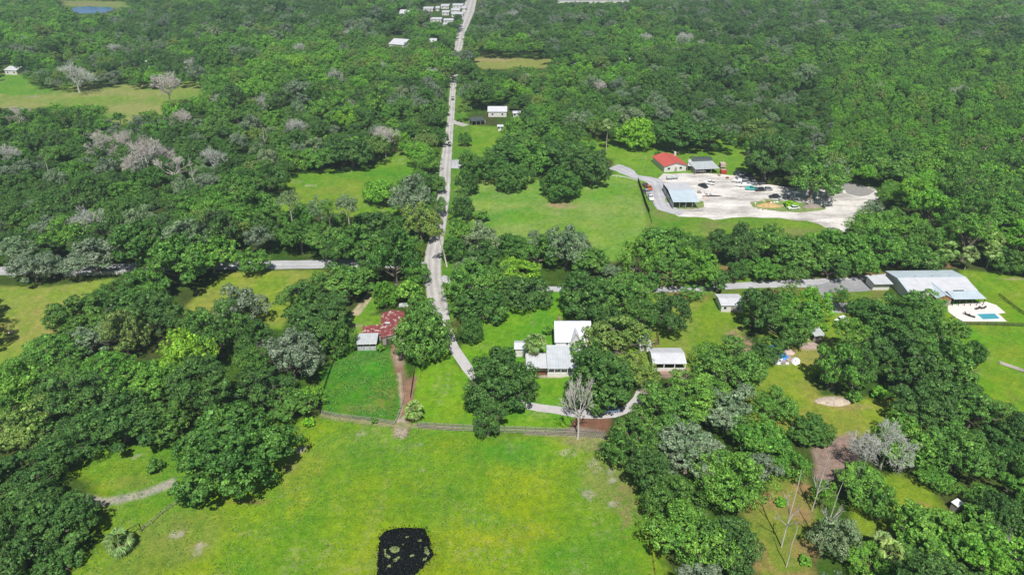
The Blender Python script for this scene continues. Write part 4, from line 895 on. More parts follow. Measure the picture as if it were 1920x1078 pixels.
def trunk_mesh(name, seed, limbs=7, r=.055):
    rs = random.Random(seed); mb = MB()
    mb.tube([(0, 0, -.02), (.01, 0, .12), (.02, .01, .35), (.0, .02, .62)], [r * 1.5, r * 1.1, r, r * .8], 7)
    for i in range(limbs):
        a = i * 6.283 / limbs + rs.uniform(-.3, .3); z0 = rs.uniform(.3, .6); L = rs.uniform(.45, .72); zt = rs.uniform(.9, 1.35)
        p = [(0.01, .01, z0), (math.cos(a) * L * .35, math.sin(a) * L * .35, z0 + (zt - z0) * .3), (math.cos(a + .15) * L * .75, math.sin(a + .15) * L * .75, z0 + (zt - z0) * .72), (math.cos(a) * L, math.sin(a) * L, zt)]
        mb.tube(p, [r * .7, r * .5, r * .3, r * .12], 5, cap=False)
        for q in range(2):
            b = a + rs.uniform(-.9, .9); s = Vector(p[2])
            mb.tube([s, s + Vector((math.cos(b) * .15, math.sin(b) * .15, .12)), s + Vector((math.cos(b) * .3, math.sin(b) * .3, .18))], [r * .28, r * .18, r * .08], 4, cap=False)
    me = bpy.data.meshes.new(name); me.from_pydata(mb.v, [], mb.f); me.polygons.foreach_set('use_smooth', mb.sm); me.materials.append(M['bark'])
    return me
CROWNS = {
    'oak': [crown_mesh('oak_crown', 100 + i, lobes=(30, 38, 26, 34, 44, 28)[i], spread=.96 + .03 * (i % 3), lob=((.20, .38), (.15, .32), (.22, .42), (.16, .40), (.14, .28), (.18, .36))[i], mod=(.10, .15, .16, .12, .18, .14)[i]) for i in range(6)],
    'mossy': [crown_mesh('mossy_crown', 200 + i, lobes=30, moss=.16, gap=.12, lob=(.19, .34)) for i in range(4)],
    'dense': [crown_mesh('dense_crown', 300 + i, lobes=64, sub=11, leaves=48, leaf=.0185, lob=(.18, .30), spread=1.0, mod=.07) for i in range(3)],
    'airy': [crown_mesh('airy_crown', 400 + i, lobes=26, sub=11, leaves=42, gap=.2, leaf=.0205, core=12, lob=(.16, .32), spread=1.05) for i in range(3)],
    'pine': [crown_mesh('pine_crown', 500 + i, lobes=15, sub=9, leaves=26, leaf=.032, lob=(.20, .34), gap=.1, cone=.3) for i in range(2)],
    'shrub': [crown_mesh('shrub_crown', 600 + i, lobes=12, sub=9, leaves=24, leaf=.05, lob=(.30, .45)) for i in range(2)],
}
TRUNKS = [trunk_mesh('oak_trunk', 50 + i) for i in range(3)]
def scale_at(x, y, z): return pj(x, y, z)[2]
def solve(cx, cy, rx, ry, clear, zf=.68):
    z = 6.0
    for _ in range(8):
        P = gp(cx, cy, z); s = scale_at(P.x, P.y, z); R = rx / s
        th = math.atan2(CAMH - z, P.y)
        q = (ry / s) ** 2 - (R * math.sin(th)) ** 2
        Rz = min(max(math.sqrt(max(q, 0)) / math.cos(th), .62 * R), 1.35 * R)
        z = Rz * zf + clear * R
    return P.x, P.y, z, R, Rz
TREES = []
HPX = []   # (x,y,R) for spacing
def tree_obj(kind, style, tint, x, y, z, R, Rz, label, group=None, rnd=random, cat='tree', trunk='bark', shared=None):
    root = empty(kind, (x, y, 0), rnd.uniform(0, 6.28), label, cat, group)
    crown = bpy.data.objects.new('crown', rnd.choice(CROWNS[style])); COL.objects.link(crown); crown.parent = root
    crown.location = (0, 0, z); crown.scale = (R, R, Rz)
    crown.material_slots[0].link = 'OBJECT'; crown.material_slots[0].material = M[tint]
    tr = bpy.data.objects.new('trunk', rnd.choice(TRUNKS)); COL.objects.link(tr); tr.parent = root
    tr.scale = (R, R, z)
    if trunk != 'bark': tr.material_slots[0].link = 'OBJECT'; tr.material_slots[0].material = M[trunk]
    TREES.append((x, y, R)); return root
def T(cx, cy, rx, ry, style, tint, label, kind='oak_tree', clear=.16, group=None):
    x, y, z, R, Rz = solve(cx, cy, rx, ry, clear if style != 'dense' else .04, .58 if style == 'dense' else .70)
    HPX.append((cx, cy, rx, ry, y)); R *= 1.09; Rz *= 1.09
    return tree_obj(kind, style, tint, x, y, z, R, Rz, label, group)

HAND = [
 # lower left wood
 (437, 852, 112, 98, 'dense', 'dark', 'huge round dark green oak standing at the left edge of the open pasture'),
 (55, 885, 72, 52, 'oak', 'dark', 'dark oak above the sandy two-track at the far left edge'),
 (110, 985, 72, 66, 'dense', 'dark', 'very dark oak casting shade over the pale curved track, lower left'),
 (25, 1030, 62, 60, 'oak', 'dark', 'dark oak cut by the bottom left corner of the photo'),
 (105, 1055, 42, 36, 'dense', 'dark', 'small dark round tree on the bottom edge beside the corner oak'),
 (45, 955, 60, 50, 'oak', 'dark', 'dark oak between the corner oak and the sandy two-track'),
 (35, 720, 62, 55, 'oak', 'mid', 'mid green oak on the left edge just under the mown pale field'),
 (55, 800, 62, 52, 'mossy', 'olive', 'olive brown oak at the left edge above a dark hollow'),
 (130, 745, 72, 60, 'mossy', 'dark', 'dark moss hung oak in the middle of the lower left wood'),
 (135, 825, 62, 46, 'oak', 'dark', 'dark oak on the upper rim of the small lower left meadow'),
 (225, 790, 72, 60, 'oak', 'dark', 'dark spreading oak directly above the small lower left meadow'),
 (205, 700, 60, 48, 'mossy', 'mid', 'grey streaked oak beside the black shade gap in the lower left wood'),
 (285, 715, 56, 50, 'oak', 'mid', 'mid green oak just below the lime coloured tree'),
 (300, 790, 60, 48, 'oak', 'dark', 'dark oak touching the top of the huge round dark oak'),
 (347, 668, 58, 55, 'oak', 'lime', 'bright lime green tree shining out of the dark lower left wood', 'maple_tree'),
 (160, 598, 55, 46, 'oak', 'dark', 'dark oak at the right edge of the pale mown field'),
 (100, 665, 60, 40, 'mossy', 'mid', 'green oak on the diagonal edge of the pale mown field'),
 (170, 640, 46, 36, 'mossy', 'mossy', 'grey mossy tree behind the diagonal edge of the mown field'),
 (228, 628, 48, 50, 'mossy', 'olive', 'olive brown tree in front of the deep black shade gap'),
 (225, 558, 56, 40, 'oak', 'dark', 'dark tree with broad top at the upper right end of the mown field'),
 (290, 590, 52, 46, 'oak', 'dark', 'dark tree behind the deep black shade gap'),
 (405, 625, 62, 60, 'mossy', 'dark', 'dark bluish oak to the upper right of the lime tree'),
 (452, 578, 46, 44, 'mossy', 'mossy', 'grey topped oak standing over the small pale field'),
 (545, 672, 62, 58, 'mossy', 'mossy', 'silvery mossy oak left of the red barn paddock'),
 (482, 730, 56, 50, 'mossy', 'dark', 'dark mossy oak between the silvery oak and the huge round oak'),
 (600, 600, 62, 50, 'oak', 'dark', 'dark oak left of the red barn and its dirt track'),
 (632, 640, 34, 40, 'dense', 'dark', 'small dense dark tree touching the shed end of the red barn'),
 (560, 560, 48, 36, 'mossy', 'dark', 'dark mossy tree behind the red barn track, left side'),
 (648, 530, 52, 40, 'oak', 'mid', 'oak below the cross road with its crown over the verge'),
 (545, 760, 44, 36, 'oak', 'mid', 'mid green tree at the left fence of the weedy paddock'),
 (586, 745, 24, 28, 'airy', 'bright', 'small bright green sapling at the lower left paddock corner'),
 # left of the long road
 (395, 480, 52, 44, 'oak', 'mid', 'oak above the small pale field beside the cross road'),
 (330, 490, 66, 58, 'oak', 'mid', 'largest mid green oak overhanging the cross road at left'),
 (282, 530, 38, 34, 'mossy', 'mid', 'grey green tree at the right end of the white board fence'),
 (60, 505, 42, 34, 'mossy', 'mossy', 'grey moss draped tree beside the left end of the cross road'),
 (180, 480, 56, 36, 'mossy', 'mossy', 'grey tree overhanging the white board fence'),
 (466, 492, 32, 28, 'oak', 'mid', 'round green tree at the left end of the bare stretch of cross road'),
 (740, 490, 48, 58, 'oak', 'dark', 'dark oak at the left of the shaded crossroads'),
 (680, 460, 46, 40, 'oak', 'mid', 'mid green oak above the cross road near the crossroads'),
 (690, 510, 30, 26, 'mossy', 'mid', 'small oak hiding the right end of the cross road'),
 (722, 556, 24, 32, 'dense', 'bright', 'bright bushy tree behind the red barn'),
 (772, 548, 28, 22, 'shrub', 'bright', 'low fresh green bush left of the road below the crossroads'),
 (716, 365, 34, 32, 'dense', 'bright', 'dense bright green tree clump in the middle of the green field'),
 (768, 372, 44, 44, 'mossy', 'mossy', 'grey green oak between the bright clump and the road'),
 (788, 420, 40, 40, 'mossy', 'olive', 'olive tree leaning toward the road above the crossroads'),
 (748, 426, 30, 20, 'dense', 'dark', 'low dark tree below the bright clump in the field'),
 (800, 305, 22, 24, 'oak', 'mid', 'small round tree at the field corner beside the road'),
 (700, 425, 46, 30, 'dense', 'dark', 'dark broad tree at the bottom corner of the mid left field'),
 (660, 288, 44, 34, 'oak', 'dark', 'dark oak on the top edge of the mid left field'),
 (600, 296, 34, 26, 'oak', 'mid', 'green tree on the top edge of the mid left field, left part'),
 (556, 300, 28, 24, 'oak', 'mid', 'small green tree at the top left corner of the mid left field'),
 (500, 340, 40, 34, 'oak', 'dark', 'dark tree at the left point of the mid left field'),
 (470, 400, 50, 40, 'oak', 'mid', 'broad mid green tree left of the tall bare trunked trees'),
 (690, 230, 34, 24, 'oak', 'dark', 'dark tree between two grey bare trees left of the road'),
 # beside and right of the road
 (792, 634, 53, 63, 'dense', 'mid', 'large glossy green tree beside the red barn', 'magnolia_tree'),
 (838, 622, 22, 28, 'airy', 'olive', 'yellowish branch tree leaning over the driveway'),
 (884, 624, 24, 30, 'dense', 'dark', 'small dark tree at the top of the farmhouse lawn'),
 (790, 575, 32, 18, 'airy', 'mid', 'grey green tree poking up behind the large glossy tree'),
 (888, 528, 52, 44, 'oak', 'mid', 'broad mid green oak right of the road below the crossroads'),
 (900, 575, 52, 36, 'dense', 'dark', 'dark oak above the farmhouse lawn, left one'),
 (978, 552, 52, 38, 'dense', 'dark', 'dark oak above the farmhouse lawn, right one'),
 (970, 510, 40, 26, 'oak', 'lime', 'yellow green topped tree behind the two dark lawn oaks'),
 (905, 480, 40, 30, 'oak', 'dark', 'dark tree just right of the shaded crossroads'),
 (900, 448, 38, 30, 'mossy', 'mossy', 'grey mossy tree at the lower left corner of the big green field'),
 (1012, 478, 38, 34, 'oak', 'mid', 'mid green tree under the lower edge of the big green field'),
 (1062, 468, 46, 46, 'mossy', 'mossy', 'silver grey mossy oak under the lower edge of the big green field'),
 (1110, 490, 34, 30, 'oak', 'mid', 'mid green tree right of the silver grey oak'),
 (960, 462, 34, 22, 'dense', 'dark', 'dark low tree at the field edge left of the silver oak'),
 (1100, 560, 56, 52, 'dense', 'dark', 'dark flecked oak behind the white farmhouse, left one'),
 (1168, 555, 54, 48, 'dense', 'mid', 'green flecked oak behind the white farmhouse, right one'),
 (1258, 588, 44, 44, 'mossy', 'dark', 'dark moss hung oak alone on the lawn beyond the carport'),
 (1195, 490, 38, 46, 'airy', 'bright', 'feathery bamboo like clump at the field corner', 'bamboo_clump'),
 (1250, 460, 56, 38, 'oak', 'mid', 'spreading oak behind the feathery clump'),
 (1262, 510, 44, 36, 'airy', 'mid', 'loose green tree above the lane, right of the feathery clump'),
 (1310, 505, 40, 36, 'oak', 'bright', 'fresh green rounded tree above the lane'),
 (1345, 528, 22, 22, 'shrub', 'dark', 'small dark tree right on the lane verge'),
 (1385, 462, 36, 44, 'mossy', 'dark', 'dark moss hung oak below the green gap of the gravel yard'),
 (1440, 460, 50, 44, 'oak', 'mid', 'oak below the gravel yard, first of the row over the lane'),
 (1510, 478, 50, 42, 'oak', 'mid', 'oak below the gravel yard, second of the row over the lane'),
 (1580, 472, 52, 44, 'dense', 'mid', 'dense oak below the pointed end of the gravel yard'),
 (1650, 465, 48, 42, 'mossy', 'mid', 'mossy oak above the big pool house, left one'),
 (1715, 480, 40, 36, 'oak', 'mid', 'leafy green oak above the big pool house, right one'),
 (1885, 490, 34, 30, 'dense', 'dark', 'dark spreading bush tree on the lawn beyond the pool house'),
 (1155, 640, 66, 42, 'airy', 'olive', 'thin yellowish oak leaning over the farmhouse roof'),
 (1110, 660, 40, 34, 'airy', 'mid', 'loose grey green tree covering the right end of the farmhouse'),
 (1185, 690, 42, 34, 'airy', 'olive', 'thin olive tree between the farmhouse and the carport'),
 (1126, 716, 68, 64, 'dense', 'dark', 'dense smooth round dark green tree in front of the farmhouse', 'camphor_tree'),
 (936, 722, 70, 68, 'dense', 'dark', 'dark oak over the bend of the farmhouse drive'),
 (915, 790, 32, 46, 'mossy', 'dark', 'dark moss hung branch tree at the pasture fence below the drive bend'),
 (1735, 566, 36, 26, 'airy', 'mid', 'loose green tree poking in front of the pool house roof'),
 (1205, 706, 34, 26, 'airy', 'olive', 'thin yellowish tree at the left end of the white carport'),
 (820, 345, 17, 20, 'oak', 'mid', 'small tree crowding the left edge of the long road, upper of three'),
 (814, 385, 22, 24, 'mossy', 'mid', 'mossy tree crowding the left edge of the long road, middle of three'),
 (808, 420, 22, 24, 'airy', 'mossy', 'thin grey tree crowding the left edge of the long road, lowest of three'),
 (822, 258, 18, 20, 'oak', 'dark', 'dark tree on the left edge of the long road opposite the lawn'),
 (872, 262, 12, 18, 'oak', 'mid', 'slim tree on the right verge beside the dark low carport'),
 (880, 322, 15, 17, 'oak', 'dark', 'small dark tree on the right verge at the side turning'),
 (868, 370, 17, 17, 'mossy', 'mid', 'mossy tree on the right verge beside the middle of the big field'),
 (850, 472, 22, 26, 'oak', 'dark', 'dark tree leaning over the right side of the shaded crossroads'),
 (780, 512, 28, 30, 'oak', 'mid', 'green tree overhanging the left side of the shaded crossroads'),
 (858, 535, 22, 26, 'oak', 'mid', 'small oak on the right kerb just below the crossroads'),
 (1655, 950, 32, 34, 'mossy', 'mid', 'mossy tree on the left side of the small lower right clearing'),
 (1545, 930, 26, 30, 'airy', 'bright', 'light green sapling among the dead trunks'),
 (1480, 870, 34, 32, 'oak', 'mid', 'green tree over the top of the bare clearing'),
 (1850, 935, 36, 30, 'mossy', 'mid', 'mossy tree right of the tiny white shed'),
 (1755, 895, 34, 28, 'oak', 'mid', 'green tree beyond the tiny white shed, left of it'),
 (95, 500, 32, 26, 'mossy', 'mossy', 'grey tree between the road end and the white board fence'),
 (832, 205, 12, 14, 'oak', 'mid', 'small tree at the left edge of the upper part of the long road'),
 (1382, 508, 24, 22, 'mossy', 'dark', 'mossy tree on the lane verge, first from the left of the row'),
 (1432, 506, 30, 24, 'oak', 'mid', 'green tree on the lane verge, second from the left of the row'),
 (1492, 508, 30, 24, 'mossy', 'mid', 'mossy green tree on the lane verge, third from the left of the row'),
 (1556, 504, 34, 26, 'oak', 'dark', 'dark green tree on the lane verge, fourth from the left of the row'),
 (1615, 500, 32, 26, 'oak', 'mid', 'green tree on the lane verge, last before the pool house'),
 (1215, 528, 26, 18, 'shrub', 'dark', 'dark low tree at the foot of the feathery clump beside the lane'),
 (915, 318, 34, 26, 'oak', 'dark', 'dark oak at the far left of the grove, partly on the lawn'),
 (1085, 286, 36, 24, 'oak', 'mid', 'green oak at the upper right of the grove'),
 (1300, 549, 22, 16, 'airy', 'mid', 'low loose tree standing right on the lane beyond the lawn'),
 (1482, 546, 24, 15, 'airy', 'olive', 'thin olive tree on the near side of the lane, above the light green one'),
 # upper middle grove
 (1053, 350, 40, 36, 'dense', 'dark', 'round dark oak in front of the grove in the big green field'),
 (957, 338, 34, 28, 'dense', 'dark', 'smaller round dark oak left of the grove in the big green field'),
 (1112, 316, 38, 36, 'oak', 'dark', 'dark oak at the right end of the grove beside the access drive'),
 (1060, 300, 50, 28, 'oak', 'dark', 'wide dark oak in the centre of the grove'),
 (1005, 300, 38, 32, 'oak', 'mid', 'green oak in the left centre of the grove'),
 (948, 290, 42, 32, 'oak', 'dark', 'dark oak at the upper left of the grove'),
 (975, 265, 40, 26, 'oak', 'mid', 'green oak at the top of the grove'),
 (1193, 257, 36, 35, 'dense', 'lime', 'round bright lime green tree beyond the red roofed house', 'maple_tree'),
 (1270, 250, 50, 30, 'oak', 'dark', 'dark oak directly behind the red roofed house'),
 (1330, 255, 44, 30, 'oak', 'dark', 'dark oak behind the dark hooped carport'),
 (1526, 334, 54, 50, 'mossy', 'mid', 'large grey green oak on the grass island of the gravel yard'),
 (1560, 330, 30, 36, 'airy', 'mossy', 'pale thin oak leaning right on the gravel yard island'),
 (1440, 295, 50, 50, 'mossy', 'dark', 'dark grey green oak shading the parked machines'),
 (1420, 250, 36, 30, 'oak', 'olive', 'yellowish oak at the top of the strip of lawn near the machines'),
 (1640, 394, 28, 18, 'airy', 'mossy', 'thin pale tree over the right end of the white gravel'),
 (1668, 312, 54, 36, 'oak', 'mid', 'broad oak at the right end of the gravel yard'),
 (1656, 426, 48, 30, 'oak', 'mid', 'low broad oak below the right tip of the white gravel'),
 # right of the road strip
 (876, 300, 16, 22, 'oak', 'mid', 'narrow tree on the right verge of the long road near the side turning'),
 (878, 345, 20, 26, 'oak', 'dark', 'dark tree on the right verge of the long road beside the big field'),
 (868, 392, 24, 26, 'oak', 'dark', 'dark tree on the right verge of the long road halfway along the field'),
 (862, 440, 26, 30, 'oak', 'mid', 'tree on the right verge of the long road above the crossroads'),
 (905, 405, 14, 12, 'shrub', 'mid', 'small bush on the verge at the left edge of the big green field'),
 # lower right wood
 (1365, 685, 66, 52, 'oak', 'mid', 'large oak on the lawn right of the carport'),
 (1300, 745, 66, 50, 'mossy', 'mid', 'mossy oak below the carport'),
 (1245, 780, 62, 52, 'oak', 'mid', 'mid green oak right of the smooth round green tree'),
 (1190, 830, 58, 52, 'oak', 'dark', 'dark oak at the upper right corner of the pasture'),
 (1370, 770, 60, 48, 'mossy', 'mossy', 'grey topped oak in the middle of the lower right wood'),
 (1290, 850, 74, 62, 'mossy', 'mossy', 'silvery mossy oak in the lower right wood beside the pasture'),
 (1250, 930, 52, 50, 'oak', 'dark', 'dark oak leaning over the right pasture edge'),
 (1365, 900, 66, 62, 'oak', 'mid', 'mid green oak left of the clearing with dead trunks'),
 (1290, 1000, 74, 68, 'oak', 'mid', 'large mid green oak at the bottom right of the pasture'),
 (1360, 1025, 62, 60, 'dense', 'dark', 'dark rounded oak at the bottom edge left of the bare clearing'),
 (1430, 830, 56, 50, 'oak', 'mid', 'mid green oak above the clearing with dead trunks'),
 (1450, 760, 42, 34, 'oak', 'mid', 'mid green tree at the left tip of the lower lawn'),
 (1520, 808, 42, 32, 'dense', 'dark', 'dark round tree at the bottom of the lower lawn'),
 (1570, 690, 44, 58, 'mossy', 'mid', 'upright mossy tree with open shade beneath on the lower lawn'),
 (1608, 690, 40, 50, 'mossy', 'dark', 'darker tree leaning against the upright mossy tree'),
 (1692, 600, 72, 58, 'oak', 'dark', 'huge dark oak covering the left end of the pool house'),
 (1760, 620, 50, 48, 'airy', 'mid', 'sprawling oak with bare limbs beside the pool terrace'),
 (1700, 680, 66, 60, 'oak', 'dark', 'dark oak over the deepest black shade, right side'),
 (1782, 690, 56, 54, 'oak', 'mid', 'mid green oak on the edge of the big right lawn'),
 (1828, 665, 22, 26, 'dense', 'dark', 'small dark tree jutting onto the big right lawn'),
 (1735, 760, 60, 50, 'oak', 'dark', 'dark oak right of the bare earth patch on the lower lawn'),
 (1825, 770, 60, 46, 'mossy', 'mid', 'mossy oak at the lower end of the big right lawn'),
 (1700, 830, 62, 52, 'oak', 'mid', 'oak right of the pinkish bare pad'),
 (1790, 850, 66, 56, 'oak', 'mid', 'oak above the small white shed'),
 (1875, 850, 56, 50, 'oak', 'dark', 'dark oak at the right edge above the small white shed'),
 (1770, 1010, 92, 76, 'oak', 'mid', 'very large green oak in the bottom right corner below the white shed'),
 (1870, 985, 52, 60, 'dense', 'dark', 'dark oak at the right edge below the white shed'),
 (1620, 915, 56, 48, 'mossy', 'mid', 'grey green oak in the middle of the dead trunks'),
 (1570, 1010, 46, 46, 'mossy', 'mossy', 'grey twiggy oak at the bottom right of the bare clearing'),
 (1632, 1052, 44, 36, 'oak', 'bright', 'fresh yellow green tree on the bottom edge right of the clearing'),
 (1425, 580, 42, 48, 'oak', 'dark', 'tall dark oak beside the small cottage'),
 (1492, 590, 50, 40, 'oak', 'mid', 'mid green oak above the junk shed'),
 (1470, 620, 44, 36, 'oak', 'dark', 'dark oak above the blue tarpaulin'),
 (1527, 570, 36, 34, 'airy', 'bright', 'light green tree beside the dark car'),
 (1575, 556, 17, 20, 'airy', 'mid', 'small slender tree on the corner of the motor court'),
 (1440, 660, 30, 30, 'oak', 'dark', 'dark tree just left of the blue tarpaulin'),
 (1622, 580, 32, 20, 'dense', 'dark', 'dark tree against the near edge of the motor court'),
]
for h in HAND:
    T(*h[:7], kind=h[7] if len(h) > 7 else 'oak_tree')

# shrubs
def shrub(px, py, r, tint, label, h=1.0, group=None):
    p = gp(px, py)
    s = pj(p.x, p.y, 0)[2]; R = r / s
    root = empty('shrub', (p.x, p.y, 0), random.uniform(0, 6), label, 'shrub', group)
    c = bpy.data.objects.new('foliage', random.choice(CROWNS['shrub'])); COL.objects.link(c); c.parent = root
    c.scale = (R, R, R * h); c.location = (0, 0, R * h * .7); c.material_slots[0].link = 'OBJECT'; c.material_slots[0].material = M[tint]
    st = MB()
    for k in range(4): st.tube([(0, 0, -.03), (math.cos(k * 1.6) * R * .3, math.sin(k * 1.6) * R * .3, R * .5)], [.05, .03], 4)
    st.build('stem', M['bark'], root)
    return root
shrub(292, 882, 17, 'mid', 'single spiky green bush on the small meadow beside the pale track')
shrub(638, 662, 10, 'bright', 'small round bush at the top left paddock corner')
shrub(715, 658, 9, 'bright', 'small round bush beside the corner of the white metal shed')
shrub(1027, 626, 11, 'bright', 'round bush behind the palm at the farmhouse wing')
shrub(1245, 302, 8, 'mid', 'low bush against the wall of the red roofed house')
shrub(1234, 296, 8, 'dark', 'dark bush at the left end of the red roofed house')
shrub(1360, 563, 10, 'mid', 'low bush in front of the small cottage')
for x, y in ((1548, 985), (1462, 945), (1508, 1055)): shrub(x, y, 13, 'bright', 'low green bush among the dead trunks of the bare clearing', .7, 'bushes among the dead trunks')
shrub(1600, 752, 14, 'mid', 'low tangled bush at the right of the bare earth patch')
shrub(1645, 745, 15, 'bright', 'bright bush under the oak right of the lower lawn')
shrub(580, 798, 12, 'lime', 'lime yellow bush at the left end of the pasture fence')
shrub(702, 792, 8, 'mid', 'small bush growing on the pasture fence')
shrub(1480, 388, 14, 'lime', 'yellow flowering heap on the grass island of the gravel yard', .5)
shrub(1545, 620, 9, 'bright', 'small bush beside the junk shed')
for x, y in ((1372, 575), (1388, 600)): shrub(x, y, 7, 'mid', 'small weedy bush on the lawn near the small cottage', .6, 'weedy bushes near the cottage')
for x, y in ((530, 462), (548, 466), (568, 462), (590, 468), (608, 460), (512, 452)):
    shrub(x, y, 14, 'bright', 'fresh green bush in the row under the tall bare trunks above the cross road', 1.1, 'bushes above the cross road')

PW = [gp(a, b_)[:2] for a, b_ in [(700, 1110), (700, 1010), (715, 988), (740, 983), (802, 984), (815, 1010), (815, 1045), (780, 1110)]]
# loose tufts and weeds standing in the grass
def tufts(name, label, poly, n, smin, smax, hmul, mat, seed, clump=None, thr=.5):
    rs = np.random.RandomState(seed); W = [gp(a, b_)[:2] for a, b_ in poly]
    xs = [p_[0] for p_ in W]; ys = [p_[1] for p_ in W]; C = []
    X = rs.uniform(min(xs), max(xs), n * 6); Y = rs.uniform(min(ys), max(ys), n * 6)
    if clump: ok = vnoise(X + 900, Y + 900, clump, seed) + rs.uniform(-.15, .15, len(X)) > thr; X, Y = X[ok], Y[ok]
    for x_, y_ in zip(X, Y):
        if inpoly(x_, y_, W) and not inpoly(x_, y_, PW): C.append((x_, y_))
        if len(C) >= n: break
    C = np.array(C); k = 3; S = np.repeat(rs.uniform(smin, smax, len(C)), k)
    P = np.repeat(C, k, 0) + rs.normal(size=(len(C) * k, 2)) * S[:, None] * .8
    P = np.concatenate([P, (S * hmul * rs.uniform(.3, 1, len(S)))[:, None]], 1)
    Nn = rs.normal(size=P.shape) * .5 + [0, -.2, 1]; Nn /= np.linalg.norm(Nn, axis=1, keepdims=True)
    V, F = quads(P, Nn, S, rs)
    o = bpy.data.objects.new(name, mesh_np(name, V, F, [mat])); COL.objects.link(o); tag(o, label, 'grass', kind='stuff')
mt1 = leafmat('tuft_green', (.075, .19, .02), (.14, .24, .03), trans=.1); mt2 = leafmat('tuft_straw', (.17, .22, .06), (.22, .23, .10), trans=.1); mt3 = leafmat('weed_green', (.055, .165, .025), (.09, .21, .032), trans=.1)
tufts('grass_tufts', 'green grass tufts scattered over the open front pasture', PAST, 8000, .06, .14, 1.0, mt1, 3, 5, .42)
tufts('dry_tufts', 'dry straw coloured tufts scattered over the open front pasture', PAST, 2500, .05, .12, 1.0, mt2, 4, 8, .52)
tufts('paddock_weeds', 'tall dark green weeds filling the paddock below the red barn', [(610, 695), (642, 657), (720, 660), (745, 690), (750, 785), (608, 772)], 2600, .06, .17, 1.5, mt3, 5, 3.5, .40)

# palms
def frond_mesh(name, seed, n=34, dry=False):
    rs = np.random.RandomState(seed); V = []; F = []
    for i in range(n):
        az = rs.uniform(0, 6.283); el = rs.uniform(-.9, 1.35) if not dry else rs.uniform(-1.5, -.9)
        d = np.array([math.cos(az) * math.cos(el), math.sin(az) * math.cos(el), math.sin(el)])
        side = np.array([-math.sin(az), math.cos(az), 0]); up = np.cross(d, side) * -1
        L = rs.uniform(.38, .5); tip = d * L
        b = len(V); w_ = .012
        V += [side * w_, -side * w_, tip - side * w_, tip + side * w_]; F.append((b, b + 1, b + 2, b + 3))
        for k in range(11):
            a = -1.35 + 2.7 * k / 10; bl = rs.uniform(.42, .55) * (1 - .15 * abs(a))
            dd = d * math.cos(a) + side * math.sin(a); dd = dd + np.array([0, 0, -.28]) ; p1 = tip + dd * bl * .6; p2 = tip + dd * bl + np.array([0, 0, -.10])
            n_ = side * math.cos(a) - d * math.sin(a); b = len(V)
            V += [tip + n_ * .012, p1 + n_ * .042, p2, p1 - n_ * .042]; F.append((b, b + 1, b + 2, b + 3))
    return mesh_np(name, V, F, [M['palm'] if not dry else M['palmdry']])
PFR = [frond_mesh('palm_fronds', 5 + i) for i in range(2)]; PDRY = frond_mesh('dry_fronds', 9, 20, True)
pt = MB(); pt.tube([(0, 0, -.02), (.004, 0, .3), (-.006, .004, .7), (0, 0, 1)], [.030, .022, .020, .024], 8)
ptm = bpy.data.meshes.new('palm_trunk'); ptm.from_pydata(pt.v, [], pt.f); ptm.materials.append(M['pale_bark'])
def palm(px, py, h, r, label, group=None, tall_trunk=1.0):
    """px,py = head centre in the photo; h = head height in m; r = head radius in m"""
    p = gp(px, py, h)
    root = empty('cabbage_palm', (p.x, p.y, 0), random.uniform(0, 6), label, 'palm', group)
    for nm, me, s in (('fronds', random.choice(PFR), r * 1.15), ('dry_fronds', PDRY, r)):
        o = bpy.data.objects.new(nm, me); COL.objects.link(o); o.parent = root; o.location = (0, 0, h); o.scale = (s, s, s)
    o = bpy.data.objects.new('trunk', ptm); COL.objects.link(o); o.parent = root; o.scale = (h * tall_trunk if h < 8 else 9, h * tall_trunk if h < 8 else 9, h)
    TREES.append((p.x, p.y, r * .7)); return root
palm(1003, 640, 6.5, 3.4, 'round headed palm in front of the white farmhouse wing')
palm(775, 766, 3.4, 2.7, 'short palm at the fence beside the dirt lane')
palm(222, 1012, 2.6, 3.0, 'low bushy palm beside the gate post, lower left')
palm(1140, 232, 14, 3.0, 'tall single palm on a bare trunk beside the lime green tree')
palm(804, 302, 5, 2.2, 'yellowing palm beside the road at the field corner')
palm(1780, 466, 7.5, 3.6, 'large pale headed palm above the pool house roof, leftmost')
for x, y, h in ((1820, 474, 5.5), (1868, 448, 8), (1862, 470, 6), (1748, 486, 4)):
    palm(x, y, h + 1, 3.1, {1820: 'palm in the middle of the cluster above the pool house', 1868: 'highest palm of the cluster above the pool house', 1862: 'rightmost low palm of the cluster above the pool house', 1748: 'small palm left of the large pale headed one above the pool house'}[x], 'palms above the pool house')
palm(1672, 1030, 5, 2.6, 'palm beside the fresh yellow green tree on the bottom edge')
palm(1655, 1012, 4, 2.2, 'smaller palm just above the bottom edge palm')

